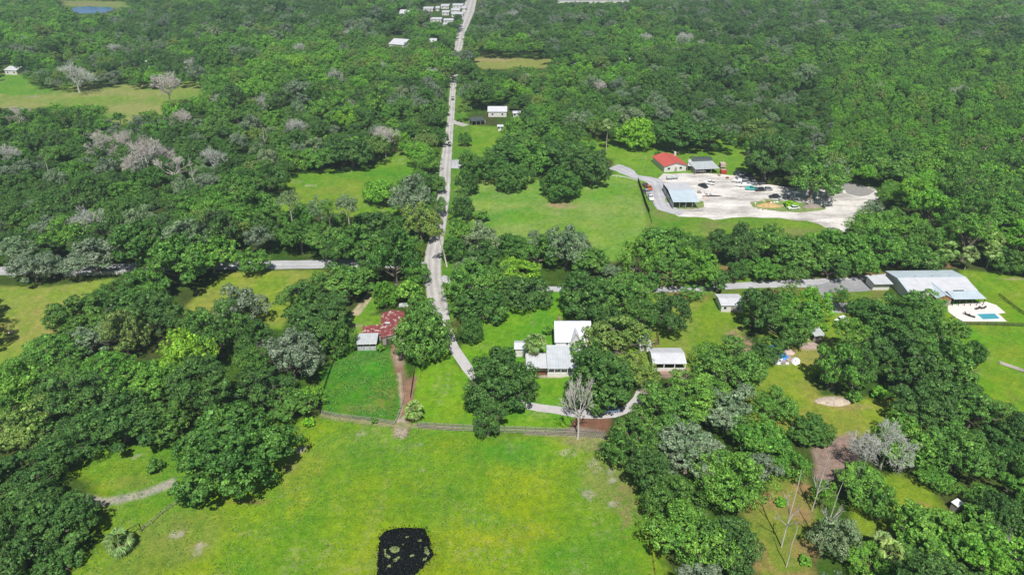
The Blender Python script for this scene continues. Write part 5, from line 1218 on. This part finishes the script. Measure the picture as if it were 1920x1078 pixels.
# bare and dead trees
def branches_mesh(name, seed, depth=6, twig=.006, spread=.62, n0=5, curve=.35):
    rs = random.Random(seed); mb = MB()
    def grow(p, d, L, r, k):
        q = p.copy(); pts = [q.copy()]; rad = [r]
        for s in range(3):
            d = (d + Vector((rs.uniform(-1, 1), rs.uniform(-1, 1), rs.uniform(-.6, .9))) * curve * .4).normalized()
            q = q + d * L / 3; pts.append(q.copy()); rad.append(r * (1 - .13 * (s + 1)))
        mb.tube(pts, rad, 5 if k > 3 else 3, cap=False)
        if k <= 0: return
        for j in range(3 if k > 1 else 3):
            ax = Vector((rs.uniform(-1, 1), rs.uniform(-1, 1), rs.uniform(-1, 1))).normalized()
            nd = (d + ax * spread * rs.uniform(.7, 1.5) + Vector((0, 0, .12))).normalized()
            grow(pts[rs.choice((2, 3))] if j else pts[3], nd, L * rs.uniform(.62, .85), max(rad[3] * rs.uniform(.5, .75), twig), k - 1)
    for i in range(n0):
        a = i * 6.283 / n0 + rs.uniform(-.4, .4); e = rs.uniform(.4, 1.2)
        grow(Vector((0, 0, rs.uniform(.28, .42))), Vector((math.cos(a) * math.cos(e), math.sin(a) * math.cos(e), math.sin(e))), rs.uniform(.17, .24) * (.62 if 'snag' in name else 1), .008 if 'snag' in name else .0135, depth - 1)
    me = bpy.data.meshes.new(name); me.from_pydata(mb.v, [], mb.f); me.polygons.foreach_set('use_smooth', mb.sm); me.materials.append(M['dead']); return me
BR = [branches_mesh('bare_branches', 3 + i, 5, .0038, .48) for i in range(3)]
BRT = [branches_mesh('twiggy_branches', 13 + i, 6, .0034, .8, 6) for i in range(2)]
SN = [branches_mesh('snag_branches', 33 + i, 3, .0025, .5, 4, .3) for i in range(3)]
dt = MB(); dt.tube([(0, 0, -.02), (.01, 0, .12), (.0, .012, .26), (.006, 0, .42)], [.028, .021, .018, .013], 7)
dtm = bpy.data.meshes.new('dead_trunk'); dtm.from_pydata(dt.v, [], dt.f); dtm.materials.append(M['dead'])
sg = MB(); sg.tube([(0, 0, -.02), (.01, 0, .25), (-.01, .012, .55), (.012, 0, .82), (.02, .01, 1)], [.011, .009, .0075, .005, .0025], 6)
sgm = bpy.data.meshes.new('snag_trunk'); sgm.from_pydata(sg.v, [], sg.f); sgm.materials.append(M['dead'])
M['pinkbare'] = simple('pinkish_bare_twigs', (.56, .51, .47), .9, var=.3, scale=3)
M['greybare'] = simple('grey_bare_twigs', (.50, .51, .46), .9, var=.3, scale=3)
def dead(px, py, top, kind, label, wide=1.0, group=None, mat=None):
    """base pixel, top pixel row"""
    p = gp(px, py); lo, hi = .5, 40
    for _ in range(30):
        m_ = (lo + hi) / 2
        if pj(p.x, p.y, m_)[1] > top: lo = m_
        else: hi = m_
    h = lo
    root = empty('dead_tree', (p.x, p.y, 0), random.uniform(0, 6), label, 'dead tree', group)
    lib, tk = {'b': (BR, dtm), 't': (BRT, dtm), 's': (SN, sgm), 'p': (None, sgm)}[kind]
    o = bpy.data.objects.new('trunk', tk); COL.objects.link(o); o.parent = root
    f = 1.0 if kind in 'bt' else 1.0
    o.scale = (h * wide * f, h * wide * f, h)
    obs = [o]
    if lib:
        o = bpy.data.objects.new('branches', random.choice(lib)); COL.objects.link(o); o.parent = root; zz = 1.0 if kind == 's' else 1.0; o.scale = (h * wide, h * wide, h * zz); obs.append(o)
    if mat:
        for o in obs: o.material_slots[0].link = 'OBJECT'; o.material_slots[0].material = M[mat]
    TREES.append((p.x, p.y, h * .2)); return root
dead(1083, 822, 712, 'b', 'large bleached dead tree with forked limbs at the pasture fence', .62)
dead(1522, 957, 843, 's', 'tall straight dead trunk beside the pinkish bare pad', .68)
dead(1465, 1025, 880, 's', 'tall many branched dead trunk at the left of the bare clearing', .68)
dead(1474, 1062, 983, 'p', 'short leaning branchless dead pole in the bare clearing')
dead(1537, 1030, 900, 's', 'forked dead trunk with dark shadow in the middle of the bare clearing', .68)
dead(1601, 930, 850, 's', 'dead trunk standing behind the grey green oak among the dead trunks', .68)
dead(1605, 885, 815, 't', 'wide grey twiggy bare tree right of the pinkish bare pad', .85, mat='greybare')
dead(1650, 880, 800, 't', 'second grey twiggy bare tree overlapping the dark wood edge', .8, mat='greybare')
dead(1895, 1072, 1012, 'b', 'pale bare tree in the bottom right corner', 1.2)
dead(322, 200, 136, 't', 'big pinkish grey bare tree on the upper left meadow', 1.15, mat='pinkbare')
dead(150, 175, 122, 't', 'grey bare tree at the top edge of the upper left meadow', 1.3, mat='greybare')
dead(425, 225, 176, 't', 'grey twiggy bare tree right of the upper left meadow', 1.1, mat='greybare')
dead(724, 295, 236, 't', 'pinkish bare tree at the top corner of the mid left field', 1.0, mat='pinkbare')
dead(205, 310, 250, 't', 'pinkish bare tree, left of three in the left wood', 1.0, mat='pinkbare')
dead(283, 335, 262, 't', 'pinkish bare tree, middle of three in the left wood', 1.1, mat='pinkbare')
dead(330, 350, 285, 'b', 'grey bare tree, right of three in the left wood', 1.0, mat='pinkbare')
dead(368, 358, 290, 's', 'thin pale dead trunk right of the bare trees in the left wood')
dead(340, 392, 340, 'p', 'short pale leaning dead pole below the bare trees of the left wood')
dead(102, 354, 300, 's', 'white dead trunk in a dark gap at the far left')
dead(655, 88, 56, 't', 'grey bare tree in the far woods left of the white house', 1.3, mat='greybare')
dead(810, 160, 126, 't', 'bare grey tree beside the road in the upper wood', 1.0, mat='greybare')
dead(220, 110, 82, 't', 'grey bare tree among far left woods', 1.2, mat='greybare')
dead(370, 150, 112, 't', 'wide grey bare tree beyond the upper left meadow', 1.3, mat='greybare')
dead(1555, 204, 160, 's', 'lone pale dead trunk in the upper right wood', 1.0)
dead(1843, 110, 80, 's', 'thin grey dead trunk high in the far right wood')
dead(1280, 98, 60, 't', 'grey bare tree above the far white house on the right', 1.1, mat='greybare')
dead(1210, 92, 62, 't', 'pale bare tree just beyond the far white trailer house', 1.2, mat='greybare')
dead(960, 50, 20, 't', 'grey bare tree just right of the far end of the road', 1.2, mat='greybare')
dead(500, 285, 235, 's', 'leaning pale dead trunk deep in the left wood')
dead(1600, 660, 610, 's', 'bleached trunk sticking out of the oak right of the junk shed', 1.3)

for x, y, m_ in ((52, 104, 0), (235, 62, 0), (455, 128, 0), (45, 250, 1), (662, 82, 0), (635, 66, 1), (720, 152, 0), (655, 222, 1), (628, 168, 0), (565, 112, 0), (1172, 38, 0), (1312, 102, 0), (1362, 66, 0), (1122, 190, 1), (1537, 62, 0), (1642, 195, 1), (240, 300, 1), (310, 318, 1), (175, 470, 0), (405, 330, 0), (560, 270, 0), (500, 222, 0), (350, 252, 1), (30, 330, 0), (1790, 205, 0), (985, 170, 0)):
    sc_ = pj(*gp(x, y)[:2], 0)[2]
    dead(x, y, y - sc_ * random.uniform(11, 15), 't', 'small grey or pinkish bare tree standing among the green woods', .95, 'bare trees scattered through the woods', mat=('greybare', 'pinkbare')[m_])

# tall bare trunked trees (above the cross road) and pines
def tall(px, py, top, r, style, tint, label, group=None, kind='pine_tree', trunk='pale_bark', lean=0):
    p = gp(px, py); lo, hi = 1, 40
    for _ in range(30):
        m_ = (lo + hi) / 2
        if pj(p.x, p.y, m_)[1] > top: lo = m_
        else: hi = m_
    h = lo; R = r / pj(p.x, p.y, h)[2]
    root = empty(kind, (p.x, p.y, 0), 0, label, 'tree' if kind != 'pine_tree' else 'pine', group)
    rz = R * .95
    c = bpy.data.objects.new('crown', random.choice(CROWNS[style])); COL.objects.link(c); c.parent = root; c.location = (lean * h, 0, h - rz); c.scale = (R, R, rz)
    c.rotation_euler = (0, 0, random.uniform(0, 6)); c.material_slots[0].link = 'OBJECT'; c.material_slots[0].material = M[tint]
    mb = MB(); mb.tube([(0, 0, -.1), (lean * h * .3, .1, h * .35), (lean * h * .8, 0, h * .75), (lean * h, 0, h - rz * .6)], [.30, .25, .18, .1], 7)
    for k in range(5):
        a = k * 1.3; z0 = h * .62 + k * .07 * h * .5
        mb.tube([(lean * z0, 0, z0), (lean * h + math.cos(a) * R * .6, math.sin(a) * R * .6, z0 + R * .5)], [.11, .04], 4)
    mb.build('trunk', M[trunk], root)
    TREES.append((p.x, p.y, R * .8))
    return root
tall(556, 462, 356, 26, 'airy', 'mossy', 'tall tree on twin pale trunks, leftmost of three above the cross road', kind='gum_tree')
tall(609, 468, 368, 27, 'airy', 'mossy', 'tall tree on one pale trunk, middle of three above the cross road', kind='gum_tree')
tall(626, 472, 372, 20, 'airy', 'mid', 'tall tree on a brown trunk just right of the middle one above the cross road', kind='gum_tree', trunk='bark')
tall(660, 462, 365, 25, 'mossy', 'mossy', 'tall silvery tree, rightmost above the cross road', kind='gum_tree')
tall(838, 500, 425, 18, 'airy', 'olive', 'thin tree with a bare leaning trunk at the crossroads', kind='gum_tree', trunk='pale_bark', lean=-.18)
random.seed(11)
ORDL = ['first', 'second', 'third', 'fourth', 'fifth', 'sixth', 'seventh', 'eighth', 'ninth', 'tenth', 'eleventh', 'twelfth']
PN = ((95, 252), (130, 262), (155, 250), (180, 262), (60, 250), (205, 272), (235, 262), (115, 282), (165, 290), (30, 262), (290, 272), (262, 284))
for x, y in PN:
    tall(x, y, y - random.uniform(48, 60), random.uniform(13, 17), 'pine', random.choice(['mid', 'dark']), (ORDL[sorted(q_[0] for q_ in PN).index(x)] + ' thin pine from the left below the upper left meadow'), 'pines below the upper left meadow', trunk='bark')
for x in range(1800, 1920, 13):
    y = 300 + random.uniform(-6, 6); tall(x, y, y - random.uniform(38, 48), random.uniform(10, 14), 'pine', random.choice(['mid', 'olive']), ORDL[(x - 1800) // 13] + ' slim pale trunked pine from the left in the far right row', 'pines at the right edge')

# ------------------------------------------------------------------ filling the woods between them
OPEN = [
 PAST,
 [(598, 692), (640, 650), (722, 655), (750, 690), (765, 800), (600, 782)],
 [(742, 650), (762, 700), (790, 705), (842, 655), (890, 700), (905, 640), (905, 600), (960, 588), (1020, 588), (1045, 545), (1062, 548), (1060, 600), (1115, 602), (1112, 640), (1010, 700), (1050, 700), (1060, 800), (985, 808), (870, 808), (750, 805)],
 [(-20, 515), (90, 538), (215, 528), (140, 565), (105, 600), (92, 630), (20, 680), (-20, 700)],
 [(360, 570), (425, 512), (555, 508), (530, 535), (512, 560), (520, 600), (495, 595), (480, 560), (435, 555), (385, 580)],
 [(-20, 497), (30, 497), (30, 516), (-20, 518)], [(500, 487), (622, 487), (622, 507), (500, 507)], [(690, 488), (712, 488), (712, 500), (690, 500)],
 [(140, 510), (230, 508), (230, 520), (140, 522)],
 [(508, 388), (540, 338), (600, 325), (700, 320), (735, 300), (772, 294), (775, 320), (742, 335), (690, 345), (684, 390), (735, 395), (762, 432), (740, 436), (700, 402), (660, 374), (600, 380), (570, 368), (530, 392)],
 [(796, 560), (802, 520), (797, 475), (800, 465), (815, 430), (824, 350), (826, 270), (838, 235), (843, 162), (853, 162), (855, 225), (854, 270), (850, 350), (842, 400), (830, 430), (832, 470), (826, 520), (838, 582), (800, 575)],
 [(850, 146), (852, 126), (856, 126), (854, 146)], [(857, 88), (862, 66), (868, 50), (875, 20), (878, -20), (900, -20), (892, 25), (876, 50), (868, 62), (864, 90)], [(852, 103), (860, 96), (862, 102), (854, 110)],
 [(892, 345), (905, 342), (930, 368), (985, 345), (1015, 352), (1010, 380), (1050, 392), (1095, 378), (1105, 352), (1150, 335), (1192, 335), (1212, 415), (1188, 448), (1150, 470), (1110, 452), (1050, 428), (1000, 430), (960, 444), (930, 428), (892, 420), (886, 380)],
 [(885, 258), (918, 260), (912, 290), (890, 298)], [(1062, 264), (1120, 270), (1140, 264), (1170, 287), (1225, 290), (1240, 282), (1300, 282), (1360, 300), (1372, 272), (1388, 258), (1392, 290), (1410, 330), (1490, 345), (1490, 388), (1565, 380), (1572, 350), (1630, 350), (1645, 365), (1600, 400), (1580, 432), (1545, 420), (1440, 408), (1345, 412), (1335, 440), (1300, 412), (1220, 415), (1200, 340), (1150, 325), (1145, 297), (1100, 277)],
 [(-20, 142), (45, 150), (60, 168), (150, 175), (200, 166), (300, 172), (385, 160), (350, 190), (300, 192), (240, 225), (210, 225), (205, 195), (100, 188), (-20, 203)],
 [(890, 110), (1010, 114), (1040, 118), (1000, 125), (920, 126), (892, 122)],
 [(1225, 650), (1292, 655), (1290, 708), (1255, 710)], [(1193, 623), (1240, 618), (1242, 648), (1195, 652)], [(1195, 728), (1212, 735), (1198, 768), (1180, 772)],
 [(1222, 560), (1240, 545), (1350, 545), (1350, 555), (1400, 550), (1398, 600), (1372, 620), (1385, 640), (1400, 660), (1330, 650), (1310, 680), (1285, 652), (1240, 635), (1290, 625), (1310, 570)],
 [(1040, 536), (1200, 540), (1320, 538), (1360, 520), (1430, 515), (1530, 520), (1560, 520), (1655, 512), (1660, 540), (1625, 545), (1622, 590), (1560, 590), (1545, 545), (1430, 542), (1200, 550), (1040, 545)],
 [(1500, 610), (1562, 608), (1560, 640), (1555, 665), (1500, 682), (1490, 692), (1448, 692), (1448, 648), (1490, 650)],
 [(1445, 700), (1495, 690), (1480, 722), (1530, 752), (1600, 745), (1662, 760), (1660, 800), (1600, 810), (1530, 775), (1480, 770), (1432, 770)],
 [(1780, 500), (1820, 503), (1860, 512), (1920, 528), (2300, 640), (2300, 860), (1960, 780), (1880, 740), (1835, 710), (1850, 650), (1800, 618), (1775, 600), (1655, 530), (1655, 505)],
 [(1405, 968), (1430, 975), (1470, 900), (1510, 930), (1535, 960), (1538, 1020), (1520, 1100), (1430, 1100)],
 [(1528, 840), (1592, 812), (1592, 870), (1575, 900), (1533, 900)], [(1690, 905), (1752, 945), (1712, 968), (1665, 990), (1650, 975), (1690, 930)], [(1787, 931), (1810, 931), (1812, 951), (1790, 951)], [(262, 622), (290, 606), (292, 634), (268, 655)], [(40, 757), (78, 757), (78, 788), (42, 795)], [(1640, 690), (1675, 700), (1668, 740), (1645, 730)], [(1830, 905), (1862, 900), (1860, 925), (1835, 930)],
 [(724, 68), (760, 68), (760, 85), (724, 85)], [(655, 600), (692, 546), (716, 545), (702, 590), (715, 620), (660, 625)], [(660, 628), (700, 605), (705, 580), (770, 578), (745, 650), (720, 668), (665, 665)],
 [(135, 8), (210, 10), (218, 25), (136, 27)], [(110, 2), (235, 4), (245, 14), (210, 12), (110, 10)],
 [(790, 8), (872, 8), (866, 24), (848, 30), (838, 24), (794, 20)], [(806, 33), (850, 35), (850, 41), (806, 39)], [(748, 20), (764, 20), (764, 26), (748, 26)], [(912, 199), (954, 201), (954, 213), (912, 213)], [(962, 208), (978, 209), (976, 214), (962, 214)], [(876, 218), (945, 226), (940, 252), (876, 255)],
 [(1170, 106), (1196, 106), (1196, 113), (1170, 113)], [(1074, 115), (1090, 115), (1090, 120), (1074, 120)], [(1414, 67), (1422, 67), (1422, 71), (1414, 71)], [(1458, 68), (1474, 68), (1474, 72), (1458, 72)], [(2, 122), (28, 122), (28, 132), (2, 132)], [(108, 116), (122, 116), (122, 124), (108, 124)], [(1040, -6), (1185, -6), (1185, 4), (1040, 4)], [(698, 20), (710, 20), (710, 23), (698, 23)],
 [(804, 71), (818, 71), (818, 77), (804, 77)],
]
OB = [(min(p[0] for p in P), min(p[1] for p in P), max(p[0] for p in P), max(p[1] for p in P), P) for P in OPEN]
def isopen(x, y):
    for a, b_, c_, d_, P in OB:
        if a <= x <= c_ and b_ <= y <= d_ and inpoly(x, y, P): return True
    return False
rf = random.Random(3)
cell = {}
def cells(x, y): return (int(x // 12), int(y // 12))
for x, y, R in TREES: cell.setdefault(cells(x, y), []).append((x, y, R))
def clash(x, y, R, k):
    cx_, cy_ = cells(x, y)
    for i in range(-2, 3):
        for j in range(-2, 3):
            for (a, b_, r_) in cell.get((cx_ + i, cy_ + j), ()):
                if (a - x) ** 2 + (b_ - y) ** 2 < (k * (R + r_)) ** 2: return True
    return False
TN = [vnoise(np.array([0.]), np.array([0.]), 1, 1)]
def tintpick(px, py, x, y):
    n = nv(x + 5000., y + 5000., 38, 77); r = rf.random()
    def pick(ws):
        q = rf.random() * sum(w_ for _, w_ in ws)
        for k, w_ in ws:
            q -= w_
            if q <= 0: return k
    if 470 < px < 850 and 95 < py < 150: return pick([('bright', 5), ('olive', 2), ('mid', 3), ('lime', .2)])
    if px > 1560 and 90 < py < 290: return pick([('bright', 4), ('mid', 5), ('olive', .6), ('dark', .8), ('lime', .15)])
    if px > 1580 and 290 <= py < 420: return pick([('bright', 2), ('mid', 6), ('dark', 1.5), ('lime', .25)])
    if px < 480 and py > 540: return pick([('dark', 5), ('mid', 2), ('mossy', 1)])
    n2_ = nv(x + 7000., y + 7000., 95, 78)
    if n2_ > .64: return pick([('mid', 6), ('bright', 3.5), ('olive', 1.2), ('dark', .8)])
    if n2_ < .33: return pick([('dark', 7), ('mossy', 2.4), ('mid', 1.5)])
    if n > .62: return pick([('bright', 2), ('mid', 5), ('dark', 2), ('olive', 1)])
    if px < 520 and py < 540: return pick([('dark', 3), ('mid', 4), ('mossy', 3.2), ('olive', 1.4), ('bright', 1)])
    if n < .36: return pick([('dark', 4), ('mid', 3), ('mossy', 2)])
    return pick([('dark', 3), ('mid', 5), ('bright', .8), ('mossy', 1.4), ('olive', .9), ('lime', .05)])
FILL = []
tries = 0
Ymax = 1500
while tries < 260000:
    tries += 1
    # uniform over the ground trapezoid
    y = rf.uniform(60, Ymax); hw = (y * 1.0 + 90) * .80
    if rf.random() > hw / ((Ymax + 90) * .80): continue
    x = rf.uniform(-hw, hw)
    R = rf.choice([rf.uniform(3.2, 5.0), rf.uniform(4.5, 7.5), rf.uniform(5, 7.5)])
    pn = nv(x + 9000., y + 9000., 55, 79); R *= .72 + .62 * pn
    Rz = R * rf.uniform(.68, 1.05); z = Rz * .8 + max(0, pn - .5) * 8 + R * rf.uniform(.25, .75)
    px, py, s = pj(x, y, z)
    if px > 1540 and 110 < py < 285: R *= .62; Rz = R * rf.uniform(1.0, 1.4); z = Rz * .8 + 4.5; px, py, s = pj(x, y, z)
    if clash(x, y, R, .52 if py > 260 else .56): continue
    if -150 < px < 2070 and py > -40:
        th = math.atan2(CAMH - z, y); rx = R * s; ry = s * math.hypot(R * math.sin(th), Rz * math.cos(th))
        bx, by, _ = pj(x, y, 0)
        bad = isopen(px, py) or isopen(bx, by)
        if not bad and py > 200:
            for hx, hy, hrx, hry, hY in HPX:
                if y < hY + 1 and ((px - hx) / (hrx * .7 + rx * .25)) ** 2 + ((py - hy) / (hry * .7 + ry * .25)) ** 2 < 1: bad = True; break
        if not bad:
            for k in range(10):
                a = k * .6283; 
                if isopen(px + math.cos(a) * rx * .9, py + math.sin(a) * ry * .9): bad = True; break
        if bad: continue
    cell.setdefault(cells(x, y), []).append((x, y, R))
    tint = tintpick(px, py, x, y)
    style = {'mossy': 'mossy', 'olive': 'airy', 'bright': 'oak', 'lime': 'oak', 'mid': rf.choice(['oak', 'oak', 'airy']), 'dark': rf.choice(['oak', 'dense', 'mossy'])}[tint]
    inside = -10 < px < 1930 and -10 < py < 1100
    FILL.append((R * s if inside else 0, x, y, z, R, Rz, style, tint, px, py, rf.random()))
FILL.sort(key=lambda f: -f[0])
NIND = 300 - len([h for h in HAND])
TW = {'dark': 'dark green', 'mid': 'mid green', 'bright': 'fresh green', 'lime': 'lime yellow', 'olive': 'olive green', 'mossy': 'grey mossy'}
LANDMARKS = [(437, 850, 'huge round dark oak'), (240, 870, 'small lower left meadow'), (347, 668, 'lime coloured tree'), (60, 620, 'pale mown field'), (130, 860, 'sandy two-track'),
 (620, 640, 'white shed of the red barn'), (540, 672, 'silvery mossy oak'), (470, 550, 'small pale field'), (280, 505, 'white board fence'), (560, 495, 'bare stretch of cross road'),
 (610, 420, 'three tall bare trunked trees'), (640, 350, 'mid left field'), (716, 363, 'dense bright clump in the field'), (290, 310, 'three pinkish bare trees'), (810, 490, 'shaded crossroads'),
 (840, 330, 'middle of the long road'), (845, 200, 'upper part of the long road'), (724, 265, 'pinkish bare tree at the field corner'), (925, 208, 'white gabled house'), (1050, 300, 'grove in the big green field'),
 (1193, 256, 'round lime green tree'), (1258, 305, 'red roofed house'), (1320, 310, 'grey open carport'), (1400, 345, 'machine row'), (1520, 340, 'island oak'), (1640, 365, 'right end of the white gravel'),
 (1050, 410, 'big green field'), (1062, 468, 'silver grey mossy oak'), (1195, 490, 'feathery clump'), (1450, 535, 'lane'), (1740, 520, 'pool house'), (1830, 470, 'palm cluster'), (1370, 565, 'small cottage'),
 (1535, 625, 'ramshackle shed'), (1465, 668, 'blue tarpaulin'), (1258, 670, 'white carport'), (1075, 650, 'white farmhouse'), (790, 632, 'large glossy tree'), (937, 715, 'drive bend oak'),
 (1560, 755, 'lower lawn'), (1560, 855, 'pinkish bare pad'), (1480, 1000, 'dead trunks'), (1797, 942, 'tiny white shed'), (1880, 660, 'big right lawn'), (1180, 900, 'right pasture edge'), (100, 250, 'stand of thin pines'), (320, 170, 'upper left meadow'), (1850, 290, 'row of slim pale trunked pines'), (960, 560, 'two dark lawn oaks'), (1100, 560, 'flecked oaks behind the farmhouse'), (30, 505, 'left end of the cross road'), (30, 380, 'left photo edge below the pines'), (1890, 400, 'right photo edge above the palms'), (1895, 830, 'right photo edge above the white shed'), (430, 430, 'middle of the left wood')]
def relto(px, py):
    d, lx, ly, nm = min((math.hypot(px - a, (py - b_) * 1.3), a, b_, c_) for a, b_, c_ in LANDMARKS)
    return d, ('right of' if px > lx else 'left of') if abs(px - lx) > abs(py - ly) * 1.2 else ('beyond' if py < ly else 'in front of'), nm
cnt = {}
for o in list(COL.objects):
    if o.get('label') == 'small grey or pinkish bare tree standing among the green woods':
        px, py, _s = pj(o.location.x, o.location.y, 0); d, rel, nm = relto(px, py); k_ = cnt.get((rel, nm), 0); cnt[(rel, nm)] = k_ + 1
        o['label'] = ('', 'another ', 'a third ', 'a fourth ')[min(k_, 3)] + ('pinkish' if o.children[0].material_slots[0].material.name.startswith('pink') else 'grey') + f' bare tree {rel} the {nm}'
seen = {}; info = []
for f in FILL[:NIND]:
    px, py = f[8], f[9]
    d, lx, ly, nm = min((math.hypot(px - a, (py - b_) * 1.3), a, b_, c_) for a, b_, c_ in LANDMARKS)
    rel = ('right of' if px > lx else 'left of') if abs(px - lx) > abs(py - ly) * 1.2 else ('beyond' if py < ly else 'in front of')
    info.append((d, rel, nm)); seen.setdefault((f[7], rel, nm), []).append(d)
ORD = ['nearest', 'second', 'third', 'fourth', 'fifth', 'sixth', 'seventh', 'eighth', 'ninth', 'tenth', 'eleventh', 'twelfth']
for f, (d, rel, nm) in zip(FILL[:NIND], info):
    _, x, y, z, R, Rz, style, tint, px, py, _r = f
    L_ = sorted(seen[(tint, rel, nm)])
    o_r = ORD[min(L_.index(d), 11)] + ' ' if len(L_) > 1 else ''
    tree_obj('oak_tree', style, tint, x, y, z, R, Rz, f'{o_r}{TW[tint]} woodland tree {rel} the {nm}', 'woodland trees of the middle distance and foreground', rf)
# the rest reads as one mass of far woodland: one object
protos = []
pc = bpy.data.collections.new('woodland_source')
def joined(style, i, tint, k):
    cm = CROWNS[style][i]; tm = TRUNKS[i % 3]
    n1 = len(cm.vertices); V = np.empty(n1 * 3, np.float32); cm.vertices.foreach_get('co', V); V = V.reshape(-1, 3) + [0, 0, 1.35]
    me = cm.copy(); me.name = 'woodland_tree'; me.vertices.foreach_set('co', V.astype(np.float32).ravel()); me.materials[0] = M[tint]
    o = bpy.data.objects.new('woodland_tree_%03d' % k, me); pc.objects.link(o); return o
k = 0
PI = {}
for tint, sty in (('dark', 'oak'), ('dark', 'dense'), ('mid', 'oak'), ('mid', 'airy'), ('bright', 'oak'), ('lime', 'oak'), ('olive', 'airy'), ('mossy', 'mossy'), ('dark', 'mossy')):
    for i in range(min(2, len(CROWNS[sty]))):
        joined(sty, i, tint, k); PI.setdefault((tint, sty), []).append(k); k += 1
rest = FILL[NIND:]
pts = np.array([(f[1], f[2], f[3] - 1.35 * f[5]) for f in rest], np.float32)
me = bpy.data.meshes.new('woodland'); me.vertices.add(len(pts)); me.vertices.foreach_set('co', pts.ravel())
a = me.attributes.new('tree_scale', 'FLOAT_VECTOR', 'POINT'); a.data.foreach_set('vector', np.array([(f[4], f[4], f[5]) for f in rest], np.float32).ravel())
a = me.attributes.new('tree_turn', 'FLOAT_VECTOR', 'POINT'); a.data.foreach_set('vector', np.array([(0, 0, f[10] * 6.28) for f in rest], np.float32).ravel())
a = me.attributes.new('tree_kind', 'INT', 'POINT'); a.data.foreach_set('value', np.array([rf.choice(PI[(f[7], f[6])]) for f in rest], np.int32))
wo = bpy.data.objects.new('woodland', me); COL.objects.link(wo)
tag(wo, 'distant green woodland canopy covering the land toward the horizon', 'woodland', kind='stuff')
ng = bpy.data.node_groups.new('woodland_planting', 'GeometryNodeTree')
ng.interface.new_socket('Geometry', in_out='INPUT', socket_type='NodeSocketGeometry'); ng.interface.new_socket('Geometry', in_out='OUTPUT', socket_type='NodeSocketGeometry')
gi = ng.nodes.new('NodeGroupInput'); go = ng.nodes.new('NodeGroupOutput'); ip = ng.nodes.new('GeometryNodeInstanceOnPoints')
ci = ng.nodes.new('GeometryNodeCollectionInfo'); ci.inputs['Collection'].default_value = pc; ci.inputs['Separate Children'].default_value = True; ci.inputs['Reset Children'].default_value = True
def named(nm, ty):
    n = ng.nodes.new('GeometryNodeInputNamedAttribute'); n.data_type = ty; n.inputs[0].default_value = nm
    return [o for o in n.outputs if o.name == 'Attribute' and o.enabled][0]
ng.links.new(gi.outputs[0], ip.inputs['Points']); ng.links.new(ci.outputs[0], ip.inputs['Instance']); ip.inputs['Pick Instance'].default_value = True
ng.links.new(named('tree_kind', 'INT'), ip.inputs['Instance Index']); ng.links.new(named('tree_turn', 'FLOAT_VECTOR'), ip.inputs['Rotation']); ng.links.new(named('tree_scale', 'FLOAT_VECTOR'), ip.inputs['Scale'])
ng.links.new(ip.outputs[0], go.inputs[0])
md = wo.modifiers.new('planting', 'NODES'); md.node_group = ng
print('TREES hand', len(HAND), 'individual', NIND, 'woodland', len(rest))
# ------------------------------------------------------------------ haze
hz = bpy.data.materials.new('haze_air'); hz.use_nodes = True; tt_ = hz.node_tree
tt_.nodes.remove(tt_.nodes['Principled BSDF']); vp = tt_.nodes.new('ShaderNodeVolumePrincipled')
vp.inputs['Color'].default_value = (.70, .88, .98, 1); vp.inputs['Density'].default_value = .00021; vp.inputs['Anisotropy'].default_value = .2
tt_.links.new(vp.outputs[0], tt_.nodes['Material Output'].inputs['Volume'])
ho = MB().box(-3800, 3800, -150, 5200, -2, 125).build('haze', hz); tag(ho, kind='stuff')
print('TREES', len(HAND), len(rest))
